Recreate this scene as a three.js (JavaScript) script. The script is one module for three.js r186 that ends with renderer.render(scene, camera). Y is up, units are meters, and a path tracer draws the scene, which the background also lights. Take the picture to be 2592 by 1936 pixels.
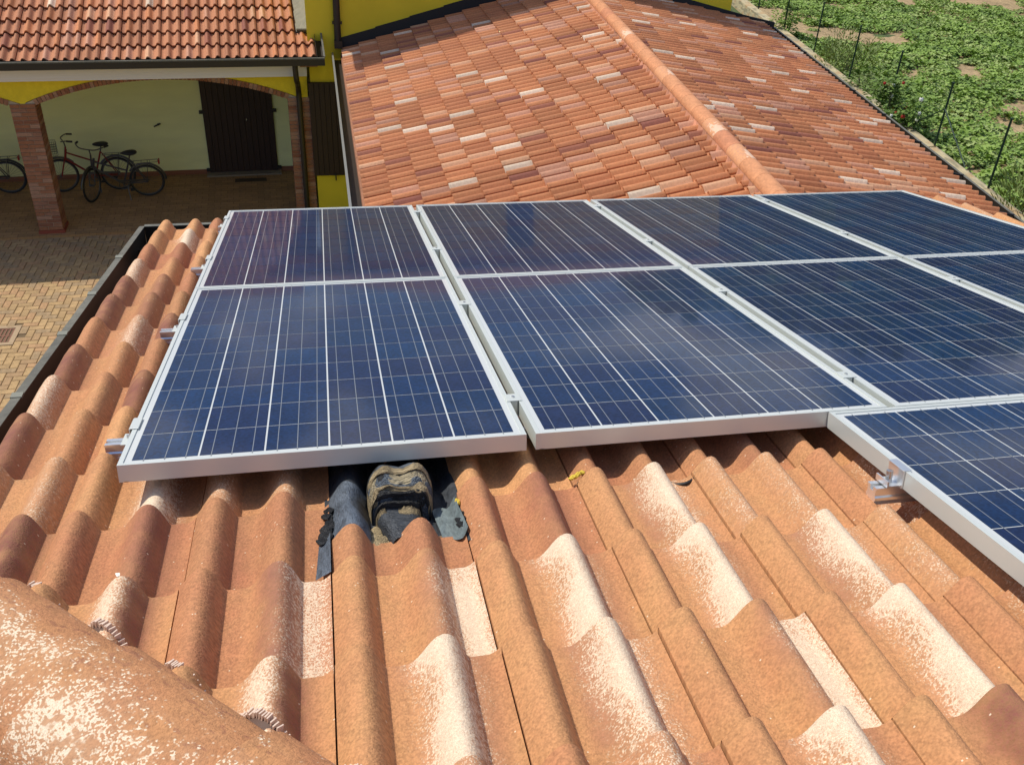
import * as THREE from 'three';
import { mergeGeometries, mergeVertices, toCreasedNormals } from 'three/addons/utils/BufferGeometryUtils.js';
import { RoundedBoxGeometry } from 'three/addons/geometries/RoundedBoxGeometry.js';
import { ImprovedNoise } from 'three/addons/math/ImprovedNoise.js';

// ---------------------------------------------------------------- camera, sky, sun, exposure
const scene = new THREE.Scene();
const camera = new THREE.PerspectiveCamera(44.44, 1024 / 764, 0.05, 400);
camera.position.set(0.531, 1.387, 1.893);
camera.up.set(0.06454, 0.84386, -0.53266);
camera.lookAt(0.531 + 0.18045, 1.387 - 0.53485, 1.893 - 0.82546);
camera.updateMatrixWorld(); camera.updateProjectionMatrix();

const renderer = new THREE.WebGLRenderer();
renderer.toneMapping = THREE.LinearToneMapping;
renderer.toneMappingExposure = 0.92;
renderer.shadowMap.enabled = true;

// seeded random numbers
function rng(seed) { let s = seed >>> 0; return () => { s = (s + 0x6D2B79F5) >>> 0; let t = s; t = Math.imul(t ^ (t >>> 15), t | 1); t ^= t + Math.imul(t ^ (t >>> 7), t | 61); return ((t ^ (t >>> 14)) >>> 0) / 4294967296; }; }
const PN = new ImprovedNoise();
const pn = (x, y, z = 0.37) => PN.noise(x + 11.3, y + 7.9, z);
function hash2(i, j, k = 0) { let h = Math.imul(i, 374761393) ^ Math.imul(j, 668265263) ^ Math.imul(k + 13, 2147483629); h = Math.imul(h ^ (h >>> 13), 1274126177); return ((h ^ (h >>> 16)) >>> 0) / 4294967296; }
const clamp = (x, a = 0, b = 1) => Math.min(b, Math.max(a, x));
const smooth = (a, b, x) => { const t = clamp((x - a) / (b - a)); return t * t * (3 - 2 * t); };
const mix = (a, b, t) => a + (b - a) * t;
const mix3 = (a, b, t) => [mix(a[0], b[0], t), mix(a[1], b[1], t), mix(a[2], b[2], t)];
const s2l = (c) => c <= 0.04045 ? c / 12.92 : Math.pow((c + 0.055) / 1.055, 2.4);
const l2s = (c) => c <= 0.0031308 ? c * 12.92 : 1.055 * Math.pow(c, 1 / 2.4) - 0.055;

const SUN = new THREE.Vector3(-0.6, 1.0, -0.375).normalize();
{ // sky: clear blue with scattered cumulus, brighter round the sun and towards the horizon
  const W = 512, H = 256, d = new Float32Array(W * H * 4);
  for (let j = 0; j < H; j++) for (let i = 0; i < W; i++) {
    const el = ((j + 0.5) / H - 0.5) * Math.PI, az = ((i + 0.5) / W - 0.5) * 2 * Math.PI;
    const x = Math.cos(el) * Math.cos(az), y = Math.sin(el), z = Math.cos(el) * Math.sin(az);
    const h = Math.pow(1 - clamp(y), 6);
    let c = mix3([0.085, 0.165, 0.36], [0.34, 0.44, 0.56], h);
    const sd = Math.max(0, x * SUN.x + y * SUN.y + z * SUN.z);
    const glow = 0.35 * Math.pow(sd, 30) + 0.12 * Math.pow(sd, 5);
    c = [c[0] + glow, c[1] + glow * 0.95, c[2] + glow * 0.85];
    if (y > 0.01) {
      const k = 1.5 / (y + 0.25), px = x * k, pz = z * k;
      let n = 0, a = 0.55, f = 1.5; for (let o = 0; o < 5; o++) { n += a * pn(px * f, pz * f, 3.1 + o); a *= 0.5; f *= 2.1; }
      const cl = smooth(-0.02, 0.26, n) * smooth(0.01, 0.10, y);
      c = mix3(c, [0.95, 0.94, 0.92], cl * 0.85);
    } else { const t = smooth(0.0, -0.06, y); c = mix3(c, [0.11, 0.105, 0.08], t); }
    const o = (j * W + i) * 4; const q = 1.36; d[o] = c[0] * q; d[o + 1] = c[1] * q; d[o + 2] = c[2] * q; d[o + 3] = 1;
  }
  const t = new THREE.DataTexture(d, W, H, THREE.RGBAFormat, THREE.FloatType);
  t.mapping = THREE.EquirectangularReflectionMapping; t.magFilter = t.minFilter = THREE.LinearFilter; t.colorSpace = THREE.LinearSRGBColorSpace; t.needsUpdate = true;
  scene.background = t; scene.environment = t; scene.backgroundIntensity = 1; scene.environmentIntensity = 1;
}
const sun = new THREE.DirectionalLight(new THREE.Color(1.0, 0.95, 0.84), 4.5);
sun.position.copy(SUN).multiplyScalar(60).add(new THREE.Vector3(3, -3, -10)); sun.target.position.set(3, -3, -10);
sun.castShadow = true; sun.shadow.mapSize.set(4096, 4096);
Object.assign(sun.shadow.camera, { left: -32, right: 32, top: 32, bottom: -32, near: 1, far: 140 });
scene.add(sun, sun.target);

// ---------------------------------------------------------------- helpers: names, things, geometry
const counts = {};
function numbered(name) { const n = counts[name] ?? 0; counts[name] = n + 1; return n ? `${name}_${String(n).padStart(3, '0')}` : name; }
function tag(o, label, category, group) { o.userData.label = label; o.userData.category = category; if (group) o.userData.group = group; return o; }
function thing(name, label, category, pos = [0, 0, 0], group) { const o = new THREE.Group(); o.name = numbered(name); o.position.set(...pos); scene.add(o); return tag(o, label, category, group); }
function part(name, geo, mat, parent) { const m = new THREE.Mesh(geo, mat); m.name = numbered(name); m.castShadow = m.receiveShadow = true; parent.add(m); return m; }
function structure(name, geo, mat) { const m = part(name, geo, mat, scene); m.userData.kind = 'structure'; return m; }
const V = (x, y, z) => new THREE.Vector3(x, y, z);
function bx(w, h, d, x = 0, y = 0, z = 0, r = 0, bev = 0) { const g = bev ? new RoundedBoxGeometry(w, h, d, 1, bev) : new THREE.BoxGeometry(w, h, d); if (r) g.rotateY(r); g.translate(x, y, z); return clean(g); }
function clean(g) { const q = g.index ? g.toNonIndexed() : g; for (const k of Object.keys(q.attributes)) if (!['position', 'normal', 'uv'].includes(k)) q.deleteAttribute(k); return q; }
const merge = (a) => mergeGeometries(a.map(clean));
function bar(a, b, r, seg = 8, r2 = r) { // round bar between two points
  const d = V().subVectors(b, a), g = new THREE.CylinderGeometry(r2, r, d.length(), seg); g.applyQuaternion(new THREE.Quaternion().setFromUnitVectors(V(0, 1, 0), d.clone().normalize())); g.translate((a.x + b.x) / 2, (a.y + b.y) / 2, (a.z + b.z) / 2); return clean(g);
}
function tube(pts, r, seg = 24, rad = 8) { return clean(new THREE.TubeGeometry(new THREE.CatmullRomCurve3(pts.map((p) => V(...p))), seg, r, rad)); }
function poly(verts, faces, uvOf) { // flat-shaded polygons from point lists
  const p = [], uv = [];
  for (const f of faces) for (let i = 1; i + 1 < f.length; i++) for (const k of [f[0], f[i], f[i + 1]]) { p.push(...verts[k]); const t = uvOf ? uvOf(verts[k]) : [verts[k][0] + verts[k][2] * 0.37, verts[k][1] + verts[k][2]]; uv.push(...t); }
  const g = new THREE.BufferGeometry(); g.setAttribute('position', new THREE.Float32BufferAttribute(p, 3)); g.setAttribute('uv', new THREE.Float32BufferAttribute(uv, 2)); g.computeVertexNormals(); return g;
}
function hexa(P) { // eight corners: 0-3 bottom ring, 4-7 top ring
  return poly(P, [[0, 3, 2, 1], [4, 5, 6, 7], [0, 1, 5, 4], [1, 2, 6, 5], [2, 3, 7, 6], [3, 0, 4, 7]]);
}
function extrude(profile, length) { // profile in (x, y), swept along +z
  const n = profile.length, v = [], f = [];
  for (const z of [0, length]) for (const [x, y] of profile) v.push([x, y, z]);
  for (let i = 0; i < n; i++) { const j = (i + 1) % n; f.push([i, j, n + j, n + i]); }
  const g = poly(v, f);
  const cap = new THREE.ShapeGeometry(new THREE.Shape(profile.map(([x, y]) => new THREE.Vector2(x, y))));
  const c0 = cap.clone(), c1 = cap.clone(); c1.translate(0, 0, length); { const q = c0.index.array; for (let i = 0; i < q.length; i += 3) { const t = q[i]; q[i] = q[i + 1]; q[i + 1] = t; } c0.computeVertexNormals(); }
  return merge([g, c0, c1]);
}

// ---------------------------------------------------------------- textures
function tex(w, h, fn, { srgb = true, repeat = true, rx = 1, ry = 1 } = {}) {
  const d = new Uint8Array(w * h * 4);
  for (let j = 0; j < h; j++) for (let i = 0; i < w; i++) { const c = fn(i / w, j / h, i, j), o = (j * w + i) * 4; for (let k = 0; k < 3; k++) d[o + k] = Math.round(255 * clamp(srgb ? l2s(clamp(c[k])) : c[k])); d[o + 3] = 255; }
  const t = new THREE.DataTexture(d, w, h); if (srgb) t.colorSpace = THREE.SRGBColorSpace;
  t.wrapS = t.wrapT = repeat ? THREE.RepeatWrapping : THREE.ClampToEdgeWrapping; t.magFilter = THREE.LinearFilter; t.minFilter = THREE.LinearMipmapLinearFilter; t.generateMipmaps = true; t.repeat.set(rx, ry); t.needsUpdate = true; return t;
}
// tileable value noise
function vnoise(x, y, p, seed) { const i = Math.floor(x), j = Math.floor(y), u = x - i, v = y - j, a = u * u * (3 - 2 * u), b = v * v * (3 - 2 * v), m = (k) => ((k % p) + p) % p; const h = (q, r) => hash2(m(q), m(r), seed); return mix(mix(h(i, j), h(i + 1, j), a), mix(h(i, j + 1), h(i + 1, j + 1), a), b); }
function fbm(x, y, p, seed, oct = 4) { let s = 0, a = 0.5, t = 0; for (let o = 0; o < oct; o++) { s += a * vnoise(x * p, y * p, p, seed + o); t += a; a *= 0.5; p *= 2; } return s / t; }
function grainTex(base, amp, p, seed, size = 256, blotch = 0) { return tex(size, size, (x, y) => { const n = fbm(x, y, p, seed, 4) - 0.5, b = fbm(x, y, 4, seed + 50, 3) - 0.5, k = 1 + amp * 2 * n + blotch * 2 * b; return [base[0] * k, base[1] * k, base[2] * k]; }); }
const grainBump = tex(256, 256, (x, y) => { const n = fbm(x, y, 48, 3, 3); return [n, n, n]; }, { srgb: false });
const std = (o) => new THREE.MeshStandardMaterial({ roughness: 0.85, ...o });
const phys = (o) => new THREE.MeshPhysicalMaterial(o);
function withRepeat(t, x, y) { const c = t.clone(); c.repeat.set(x, y); c.needsUpdate = true; return c; }

const C_OR = [0.505, 0.250, 0.105], C_DK = [0.195, 0.068, 0.046], C_PK = [0.50, 0.27, 0.165], C_WH = [0.79, 0.67, 0.50], C_RD = [0.41, 0.158, 0.076];

// paint of the near roof tiles. w: sprayed white flakes, d: dark red bloom; each item [centre, halfwidth, strength]
const PAINT = {
  o: {}, o2: { d: [[0.24, 0.03, 0.25]], r: -0.2, k: 1.08 }, o3: { d: [[0.1, 0.02, 0.3]], r: 0.45, k: 0.92 }, o4: { r: 0.15, k: 0.86 }, o5: { d: [[0.21, 0.06, 0.3]], r: 0.75, k: 0.94 }, o6: { w: [[0.22, 0.05, 0.16]], r: 0.1, k: 1.04 },
  w: { w: [[0.195, 0.052, 0.95]], d: [[0.25, 0.03, 0.45]] },
  w2: { w: [[0.205, 0.06, 0.86]], d: [[0.15, 0.03, 0.5]] },
  wl: { w: [[0.175, 0.036, 0.8]], d: [[0.235, 0.035, 0.85]] },
  wr: { w: [[0.275, 0.055, 0.8]], d: [[0.215, 0.03, 0.45]] },
  wp: { w: [[0.26, 0.06, 0.6]], d: [[0.21, 0.04, 0.8]], r: 0.4 },
  p: { w: [[0.2, 0.07, 0.42]], r: 0.3 }, p2: { w: [[0.22, 0.09, 0.28]], d: [[0.15, 0.04, 0.35]] },
  d: { d: [[0.2, 0.07, 1.0]] }, d2: { d: [[0.225, 0.05, 0.75]], r: 0.45 },
  D1: { d: [[0.045, 0.06, 1.0]] }, D1d: { d: [[0.045, 0.06, 0.95], [0.2, 0.06, 0.7]] },
  W1: { w: [[0.045, 0.045, 0.55]], r: 0.15 }, P1: { w: [[0.05, 0.05, 0.3], [0.2, 0.05, 0.3]] },
  D1w: { d: [[0.045, 0.06, 0.95]], w: [[0.19, 0.045, 0.75]] },
};
const TW = 0.3055, TL = 0.345;
function tilePaint(key, seed) {
  const P = PAINT[key];
  return tex(360, 400, (x, y) => {
    const u = x * TW, v = y * TL;
    const nf = 1.25 * (fbm(x, y, 100, seed, 2) - 0.5), nm = fbm(x, y, 9, seed + 9, 3) - 0.5, nl = fbm(x, y, 3, seed + 19, 2) - 0.5;
    let c = mix3(C_OR, C_RD, clamp(0.20 + 0.6 * nl + 0.35 * nm + (P.r ?? 0) * 0.9 + smooth(0.06, 0.0, Math.abs(u - 0.285)) * 0.16));
    const k = (1 + 0.5 * nf + 0.24 * nm) * (P.k ?? 1); c = c.map((q) => q * k);
    for (const [m, w, s] of P.d ?? []) { const q = s * Math.exp(-Math.pow(Math.abs(u - m + 0.02 * nm) / w, 2.6)) * (0.72 + 0.9 * nm + 0.5 * nf); c = mix3(c, C_DK.map((z) => z * (1 + 0.7 * nf)), clamp(q)); }
    let dens = 0; for (const [m, w, s] of P.w ?? []) dens = Math.max(dens, s * Math.exp(-1.2 * Math.pow(Math.abs(u - m + 0.03 * nl + 0.015 * nm) / w, 2)) * (0.95 + 0.7 * nl + 0.35 * nm));
    if (dens > 0.02) { // flakes: worley cells switched on by density, with worn gaps between them
      const F = 128, gx = x * F + 2 * nm, gy = y * F * 1.12 + 1.2 * nf; let d1 = 9, d2 = 9, id = 0;
      for (let a = -1; a <= 1; a++) for (let b = -1; b <= 1; b++) { const ci = Math.floor(gx) + a, cj = Math.floor(gy) + b, dx = ci + hash2(ci, cj, seed) - gx, dy = cj + hash2(ci, cj, seed + 1) - gy, d = dx * dx + dy * dy; if (d < d1) { d2 = d1; d1 = d; id = hash2(ci, cj, seed + 2); } else if (d < d2) d2 = d; }
      const edge = smooth(0.03, 0.22, Math.sqrt(d2) - Math.sqrt(d1)), on = smooth(-0.16, 0.18, dens * 1.05 - (0.62 * id + 0.34 * (nm + 0.5)));
      c = mix3(c, C_PK, clamp(dens * 1.1)); c = mix3(c, C_WH.map((z) => z * (1 + 0.3 * nf)), on * mix(edge, 1, 0.12 + dens * 0.25) * 0.82);
    } else if (hash2(Math.floor(x * 120), Math.floor(y * 130), seed + 7) > 0.9985) c = mix3(c, C_WH, 0.8);
    return c;
  }, { repeat: false });
}
const tileBump = tex(512, 512, (x, y) => { const n = 0.4 * fbm(x, y, 60, 31, 2) + 0.6 * fbm(x, y, 150, 37, 2); return [n, n, n]; }, { srgb: false });
const nearMat = {};
Object.keys(PAINT).forEach((k, i) => { nearMat[k] = std({ map: tilePaint(k, 100 + i * 17), bumpMap: tileBump, bumpScale: 0.0016, roughness: 0.88 }); });

// ---------------------------------------------------------------- the near roof's own axes: u along the eave, n out of the slope, v down the slope
const TH = 0.19441, CT = Math.cos(TH), ST = Math.sin(TH);
const R = (u, v, n) => V(u, -ST * v + CT * n, -CT * v - ST * n);
const onRoof = (o) => { o.rotation.x = -TH; return o; };        // local (x, y, z) = (u, n, -v)
const GY = -5.585;                                              // level of the yard and the field

// height of the tile's cross-section over its pans

// one barrel, by distance from its crest: gentle left side, round crest, steep right side, sharp foot on the flat pan
const BARREL = [[-0.0668, 0.0], [-0.054, 0.006], [-0.040, 0.020], [-0.026, 0.038], [-0.013, 0.0515], [-0.001, 0.0575], [0.009, 0.0575], [0.018, 0.0525], [0.0265, 0.042], [0.034, 0.028], [0.041, 0.0125], [0.046, 0.003], [0.051, 0.0], [0.086, 0.0]];
function hump(w) {
  if (w <= BARREL[0][0] || w >= 0.051) return 0;
  let k = 0; while (BARREL[k + 1][0] < w) k++;
  const P = (i) => BARREL[clamp(i, 0, BARREL.length - 1)], a = P(k), b = P(k + 1), m = (i) => (P(i + 1)[1] - P(i - 1)[1]) / (P(i + 1)[0] - P(i - 1)[0] || 1), h = b[0] - a[0], t = (w - a[0]) / h, t2 = t * t, t3 = t2 * t;
  return Math.max(0, (2 * t3 - 3 * t2 + 1) * a[1] + (t3 - 2 * t2 + t) * h * m(k) + (3 * t2 - 2 * t3) * b[1] + (t3 - t2) * h * m(k + 1));
}
function profile(u) { return Math.max(hump(u - 0.046), hump(u - 0.199), hump(u - 0.3515)); } // two barrels; the joint lies on the left side of the first
// one tile: local x across, y up, z towards the ridge; lower edge at z = 0. top(u) may cut the upper end
function tileGeo({ nu = 30, nv = 3, len = TL, step = 0.033, thick = 0.02, gap = 0.0035, cut = null, u0 = 0, u1 = TW, tilt = 0 }) {
  const pos = [], uv = [], idx = [], ring = [];
  const us = []; for (let i = 0; i <= nu; i++) us.push(mix(u0 + gap, u1, i / nu));
  const put = (x, y, z, a, b) => { pos.push(x, y, z); uv.push(a, b); return pos.length / 3 - 1; };
  const topAt = (u) => Math.max(0, cut ? Math.min(len, cut(u)) : len);
  const yAt = (u, z) => profile(u) + step * (1 - z / TL) + tilt * (u - TW / 2);
  const grid = us.map((u) => { const L = topAt(u); const col = []; for (let j = 0; j <= nv; j++) { const z = L * j / nv; const rnd = j === 0 ? 0.0 : 0; col.push(put(u, yAt(u, z) - rnd, z, u / TW, 1 - z / TL)); } return col; });
  for (let i = 0; i < nu; i++) for (let j = 0; j < nv; j++) { const a = grid[i][j], b = grid[i + 1][j], c = grid[i + 1][j + 1], d = grid[i][j + 1]; idx.push(a, b, c, a, c, d); }
  // rounded lower edge, then the underside for a little way
  const e0 = us.map((u) => put(u, yAt(u, 0), 0, u / TW, 0.995)), e1 = us.map((u) => put(u, yAt(u, 0) - 0.003, -0.0025, u / TW, 0.99)), e2 = us.map((u) => put(u, yAt(u, 0) - thick, -0.0025, u / TW, 0.985)), e3 = us.map((u) => put(u, yAt(u, 0) - thick - 0.004, 0.06, u / TW, 0.9));
  for (const [p, q] of [[e1, e0], [e2, e1], [e3, e2]]) for (let i = 0; i < nu; i++) idx.push(p[i], p[i + 1], q[i + 1], p[i], q[i + 1], q[i]);
  // side faces
  for (const [i, s] of [[0, 1], [nu, -1]]) { const u = us[i], L = topAt(u); const a = put(u, yAt(u, 0), 0, u / TW, 1), b = put(u, yAt(u, L), L, u / TW, 0), c = put(u, yAt(u, L) - thick, L, u / TW, 0), d = put(u, yAt(u, 0) - thick, 0, u / TW, 1); if (s > 0) idx.push(a, b, c, a, c, d); else idx.push(a, c, b, a, d, c); }
  const g = new THREE.BufferGeometry(); g.setAttribute('position', new THREE.Float32BufferAttribute(pos, 3)); g.setAttribute('uv', new THREE.Float32BufferAttribute(uv, 2)); g.setIndex(idx); g.computeVertexNormals(); return g;
}

const M = {
  alu: std({ color: new THREE.Color(0.70, 0.73, 0.69), metalness: 0.45, roughness: 0.42, bumpMap: grainBump, bumpScale: 0.0002 }),
  aluBright: std({ color: new THREE.Color(0.85, 0.86, 0.87), metalness: 0.85, roughness: 0.28 }),
  steel: std({ color: new THREE.Color(0.6, 0.6, 0.6), metalness: 0.9, roughness: 0.25 }),
  brown: std({ color: new THREE.Color(0.040, 0.031, 0.024), roughness: 0.45, metalness: 0.3 }),
  lip: std({ map: grainTex([0.125, 0.12, 0.095], 0.35, 40, 71, 256, 0.3), roughness: 0.55 }),
  black: std({ color: new THREE.Color(0.012, 0.012, 0.013), roughness: 0.6 }),
  stucco: std({ map: withRepeat(grainTex([0.80, 0.63, 0.035], 0.10, 30, 5, 256, 0.06), 0.7, 0.7), bumpMap: withRepeat(grainBump, 2, 2), bumpScale: 0.002, roughness: 0.95 }),
  cream: std({ map: withRepeat(grainTex([0.82, 0.84, 0.45], 0.07, 30, 6, 256, 0.05), 0.7, 0.7), bumpMap: withRepeat(grainBump, 2, 2), bumpScale: 0.002, roughness: 0.95 }),
  white: std({ map: grainTex([0.82, 0.79, 0.79], 0.06, 20, 7, 128), roughness: 0.9 }),
  deck: std({ map: grainTex([0.30, 0.13, 0.07], 0.3, 30, 8, 256, 0.2), roughness: 0.95 }),
  mortar: std({ map: grainTex([0.46, 0.38, 0.30], 0.2, 40, 9, 256, 0.2), roughness: 0.95 }),
  darkwood: std({ map: tex(128, 256, (x, y) => { const n = fbm(x, y * 0.25, 16, 12, 4), k = 0.75 + 0.6 * n; return [0.026 * k, 0.010 * k, 0.007 * k]; }), roughness: 0.6 }),
  rubber: std({ color: new THREE.Color(0.02, 0.02, 0.022), roughness: 0.7 }),
};

// ================================================================ NEAR HOUSE
const U0 = 0.4855 - 3 * TW, HIP = -0.665;                        // left edge of the tiles; the hip runs along u + v = HIP in the roof plane
const house = thing('near_house', 'house under the camera whose brown tiled roof carries the solar panels', 'house');
{
  // walls under the roof
  const e = R(0, 3.05, -0.2), x0 = -0.25, x1 = 4.35, zb = 6.0, zf = e.z + 0.1;
  part('wall', merge([bx(x1 - x0, 4.6, 0.3, (x0 + x1) / 2, GY + 2.3, zf), bx(0.3, 4.6, zb - zf, x0, GY + 2.3, (zb + zf) / 2 + 0.16), bx(0.3, 4.6, zb - zf, x1, GY + 2.3, (zb + zf) / 2 + 0.16)]), M.stucco, house);
}
const PAN = -0.147;                                             // level of the tile pans
const vTop = (u) => (u < 1.45 ? HIP - u : HIP - 1.45);          // where the slope ends towards the ridge
const deckPts = [[U0, 3.20], [4.47, 3.20], [4.47, HIP - 1.45], [1.45, HIP - 1.45], [U0, HIP - U0]];
const deck = (() => {
  const top = deckPts.map(([u, v]) => R(u, v, PAN - 0.028).toArray()), bot = deckPts.map(([u, v]) => R(u, v, PAN - 0.16).toArray()), n = top.length, f = [top.map((_, i) => i), bot.map((_, i) => 2 * n - 1 - i)];
  for (let i = 0; i < n; i++) f.push([i, n + i, n + (i + 1) % n, (i + 1) % n]);
  // the second slope, left of the hip: mirrored about the hip's vertical plane
  const mir = (u, v, q) => { const p = R(u, v, q), h0 = R(0, HIP, q), hx = R(1, HIP - 1, q); const a = V(hx.x - h0.x, 0, hx.z - h0.z).normalize(), d = V(p.x - h0.x, 0, p.z - h0.z), k = 2 * d.dot(a); return [h0.x + k * a.x - d.x, p.y, h0.z + k * a.z - d.z]; };
  const b = [[U0, HIP - U0], [1.45, HIP - 1.45], [1.45, HIP - U0 + 0.6], [U0, HIP - U0 + 0.6]].map(([u, v]) => mir(u, v, PAN - 0.028));
  const back = [R(1.45, HIP - 1.45, PAN - 0.03).toArray(), R(4.47, HIP - 1.45, PAN - 0.03).toArray(), V(4.47, -0.2, 6).toArray(), V(1.45, -0.2, 6).toArray()];
  return part('roof', merge([poly([...top, ...bot], f), poly(b, [[0, 1, 2, 3]]), poly(back, [[0, 3, 2, 1]])]), M.deck, house);
})();

// ---- its tiles: painted as the photograph shows where a tile can be made out
const PITCH = 0.306, EDGE2 = -0.404;
const seen = {
  '2,2': 'wp', '2,1': 'wl', '2,3': 'o3', '2,0': 'o', '1,2': 'wl', '1,3': 'd2', '1,4': 'w', '1,1': 'wp', '1,5': 'o2',
  '3,2': 'wr', '3,1': 'w', '3,0': 'p', '4,2': 'w', '4,1': 'w2', '4,3': 'd2', '4,0': 'p', '5,2': 'w', '5,1': 'wr', '5,3': 'w2', '5,0': 'w', '4,4': 'o2', '5,4': 'o3',
  '6,2': 'w2', '6,1': 'w', '6,3': 'P1', '6,4': 'd2', '6,0': 'd', '7,2': 'P1', '7,3': 'p', '7,1': 'p', '7,4': 'wr', '8,2': 'p', '8,3': 'w', '3,4': 'o', '2,4': 'P1',
  '0,3': 'd', '0,4': 'P1', '0,5': 'D1', '0,6': 'W1', '0,7': 'D1', '0,8': 'p', '0,9': 'D1d', '0,10': 'D1d', '0,11': 'W1', '0,12': 'o', '0,13': 'w', '0,14': 'o2', '0,15': 'd2', '0,16': 'p',
  '0,1': 'o', '0,2': 'd', '1,6': 'D1', '1,7': 'o', '1,8': 'D1', '1,9': 'o', '1,10': 'o', '1,11': 'o', '1,12': 'o2', '1,13': 'o',
  '6,5': 'd', '5,5': 'p',
};
const shapeOf = {};
{
  const r = rng(4), fill = ['o', 'o4', 'o2', 'o3', 'o5', 'p2', 'w', 'd', 'P1', 'o6', 'd2', 'wr'], plain = ['o', 'o2', 'o3', 'o4', 'o5', 'o6'];
  for (let c = 0; c <= 15; c++) for (let k = -5; k <= 14; k++) {
    const sh = c === 0 ? 0.036 : 0, u0 = U0 + c * TW + sh, edge = Math.min(EDGE2 + PITCH * (k - 2), 3.235);
    const vLo = edge, pick = r(), asked = seen[`${c},${k}`], keyed = asked === 'o' ? plain[Math.floor(pick * 6)] : asked ?? fill[Math.floor(pick * fill.length)], tl = (r() - 0.5) * 0.022, dn = (r() - 0.5) * 0.005;
    // upper end of each column of the tile: its own length, or the line under the hip caps
    const room = (u) => vLo - (Math.max(vTop(u0 + u), -1.95) + 0.012);
    if (room(0) <= 0.03 && room(TW) <= 0.03) continue;
    if (c === 3 && (k === 3 || k === 4)) continue;                           // the tile that the vent replaces
    let cut = null, len = TL, key2 = 'full';
    if (room(0) < TL || room(TW) < TL) cut = (u) => room(u);
    const nearTile = edge < 0.9 && c < 10;
    const g = cut ? tileGeo({ cut, nu: 34, nv: 3, gap: 0.0035, u1: TW - sh }) : (shapeOf[`${nearTile} ${sh}`] ??= tileGeo({ nu: nearTile ? 44 : 26, nv: 1, u1: TW - sh }));
    const m = part('tile', g, nearMat[keyed], deck); const p = R(u0, vLo, PAN + dn); m.position.copy(p); m.rotation.set(-TH, 0, tl * 0.4);
  }
  // the short tile above the vent
  { const g = tileGeo({ nu: 34, nv: 2, len: 0.26, step: 0.02 }); const m = part('tile', g, nearMat.o3, deck); m.position.copy(R(U0 + 3 * TW, -0.262, PAN + 0.006)); m.rotation.x = -TH; }
}

// ---- gutters: left rake, far eave, right rake
function gutterRun(a, b, w, h, outSide) { // from a to b; outSide: unit vector pointing away from the tiles
  const dir = V().subVectors(b, a), L = dir.length(); dir.normalize();
  const up = V(0, 1, 0).addScaledVector(dir, -dir.y).normalize(), out = outSide.clone().addScaledVector(dir, -dir.dot(outSide)).normalize();
  const P = [[-w, 0], [-w, -h], [0, -h], [0, 0.012], [0.018, 0.012], [0.018, -h - 0.012], [-w - 0.004, -h - 0.012], [-w - 0.004, 0]]; // x: out, y: up
  const v = [], f = [], n = P.length; for (const t of [0, L]) for (const [x, y] of P) { const q = a.clone().addScaledVector(dir, t).addScaledVector(out, x).addScaledVector(up, y); v.push(q.toArray()); }
  for (let i = 0; i < n; i++) { const j = (i + 1) % n; f.push([i, j, n + j, n + i]); }
  const P2 = [[-0.004, 0.016], [0.026, 0.016], [0.026, -0.006], [0.018, -0.006], [0.018, 0.0121], [-0.004, 0.0121]], v2 = [], f2 = [], m = P2.length;
  for (const t of [0, L]) for (const [x, y] of P2) v2.push(a.clone().addScaledVector(dir, t).addScaledVector(out, x).addScaledVector(up, y).toArray());
  for (let i = 0; i < m; i++) { const j = (i + 1) % m; f2.push([i, j, m + j, m + i]); }
  f2.push([0, 1, 2, 3, 4, 5], [m + 5, m + 4, m + 3, m + 2, m + 1, m]);
  return [poly(v, f), poly(v2, f2)];
}
{
  const A = R(-0.492, -0.15, -0.205), B = R(-0.548, 3.68, -0.195), Cc = R(4.62, 3.66, -0.185), D = R(4.60, -2.0, -0.19);
  const runs = [gutterRun(A, B, 0.13, 0.12, V(-1, 0, 0)), gutterRun(B, Cc, 0.30, 0.13, V(0, 0, -1)), gutterRun(Cc, D, 0.12, 0.11, V(1, 0, 0))];
  const gt = part('gutter', merge(runs.map((r) => r[0])), M.brown, house);
  part('gutter_lip', merge(runs.map((r) => r[1])), M.lip, gt);
  const joints = []; for (const t of [0.12, 0.3, 0.47, 0.62, 0.8]) { const q = A.clone().lerp(B, t); joints.push(bx(0.036, 0.008, 0.03, q.x - 0.011, q.y + 0.018, q.z)); } for (const t of [0.1, 0.4]) { const q = B.clone().lerp(Cc, t); joints.push(bx(0.03, 0.008, 0.036, q.x, q.y + 0.018, q.z - 0.011)); }
  part('gutter_joint', merge(joints), std({ color: new THREE.Color(0.2, 0.2, 0.16), roughness: 0.5 }), gt);
}

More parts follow.
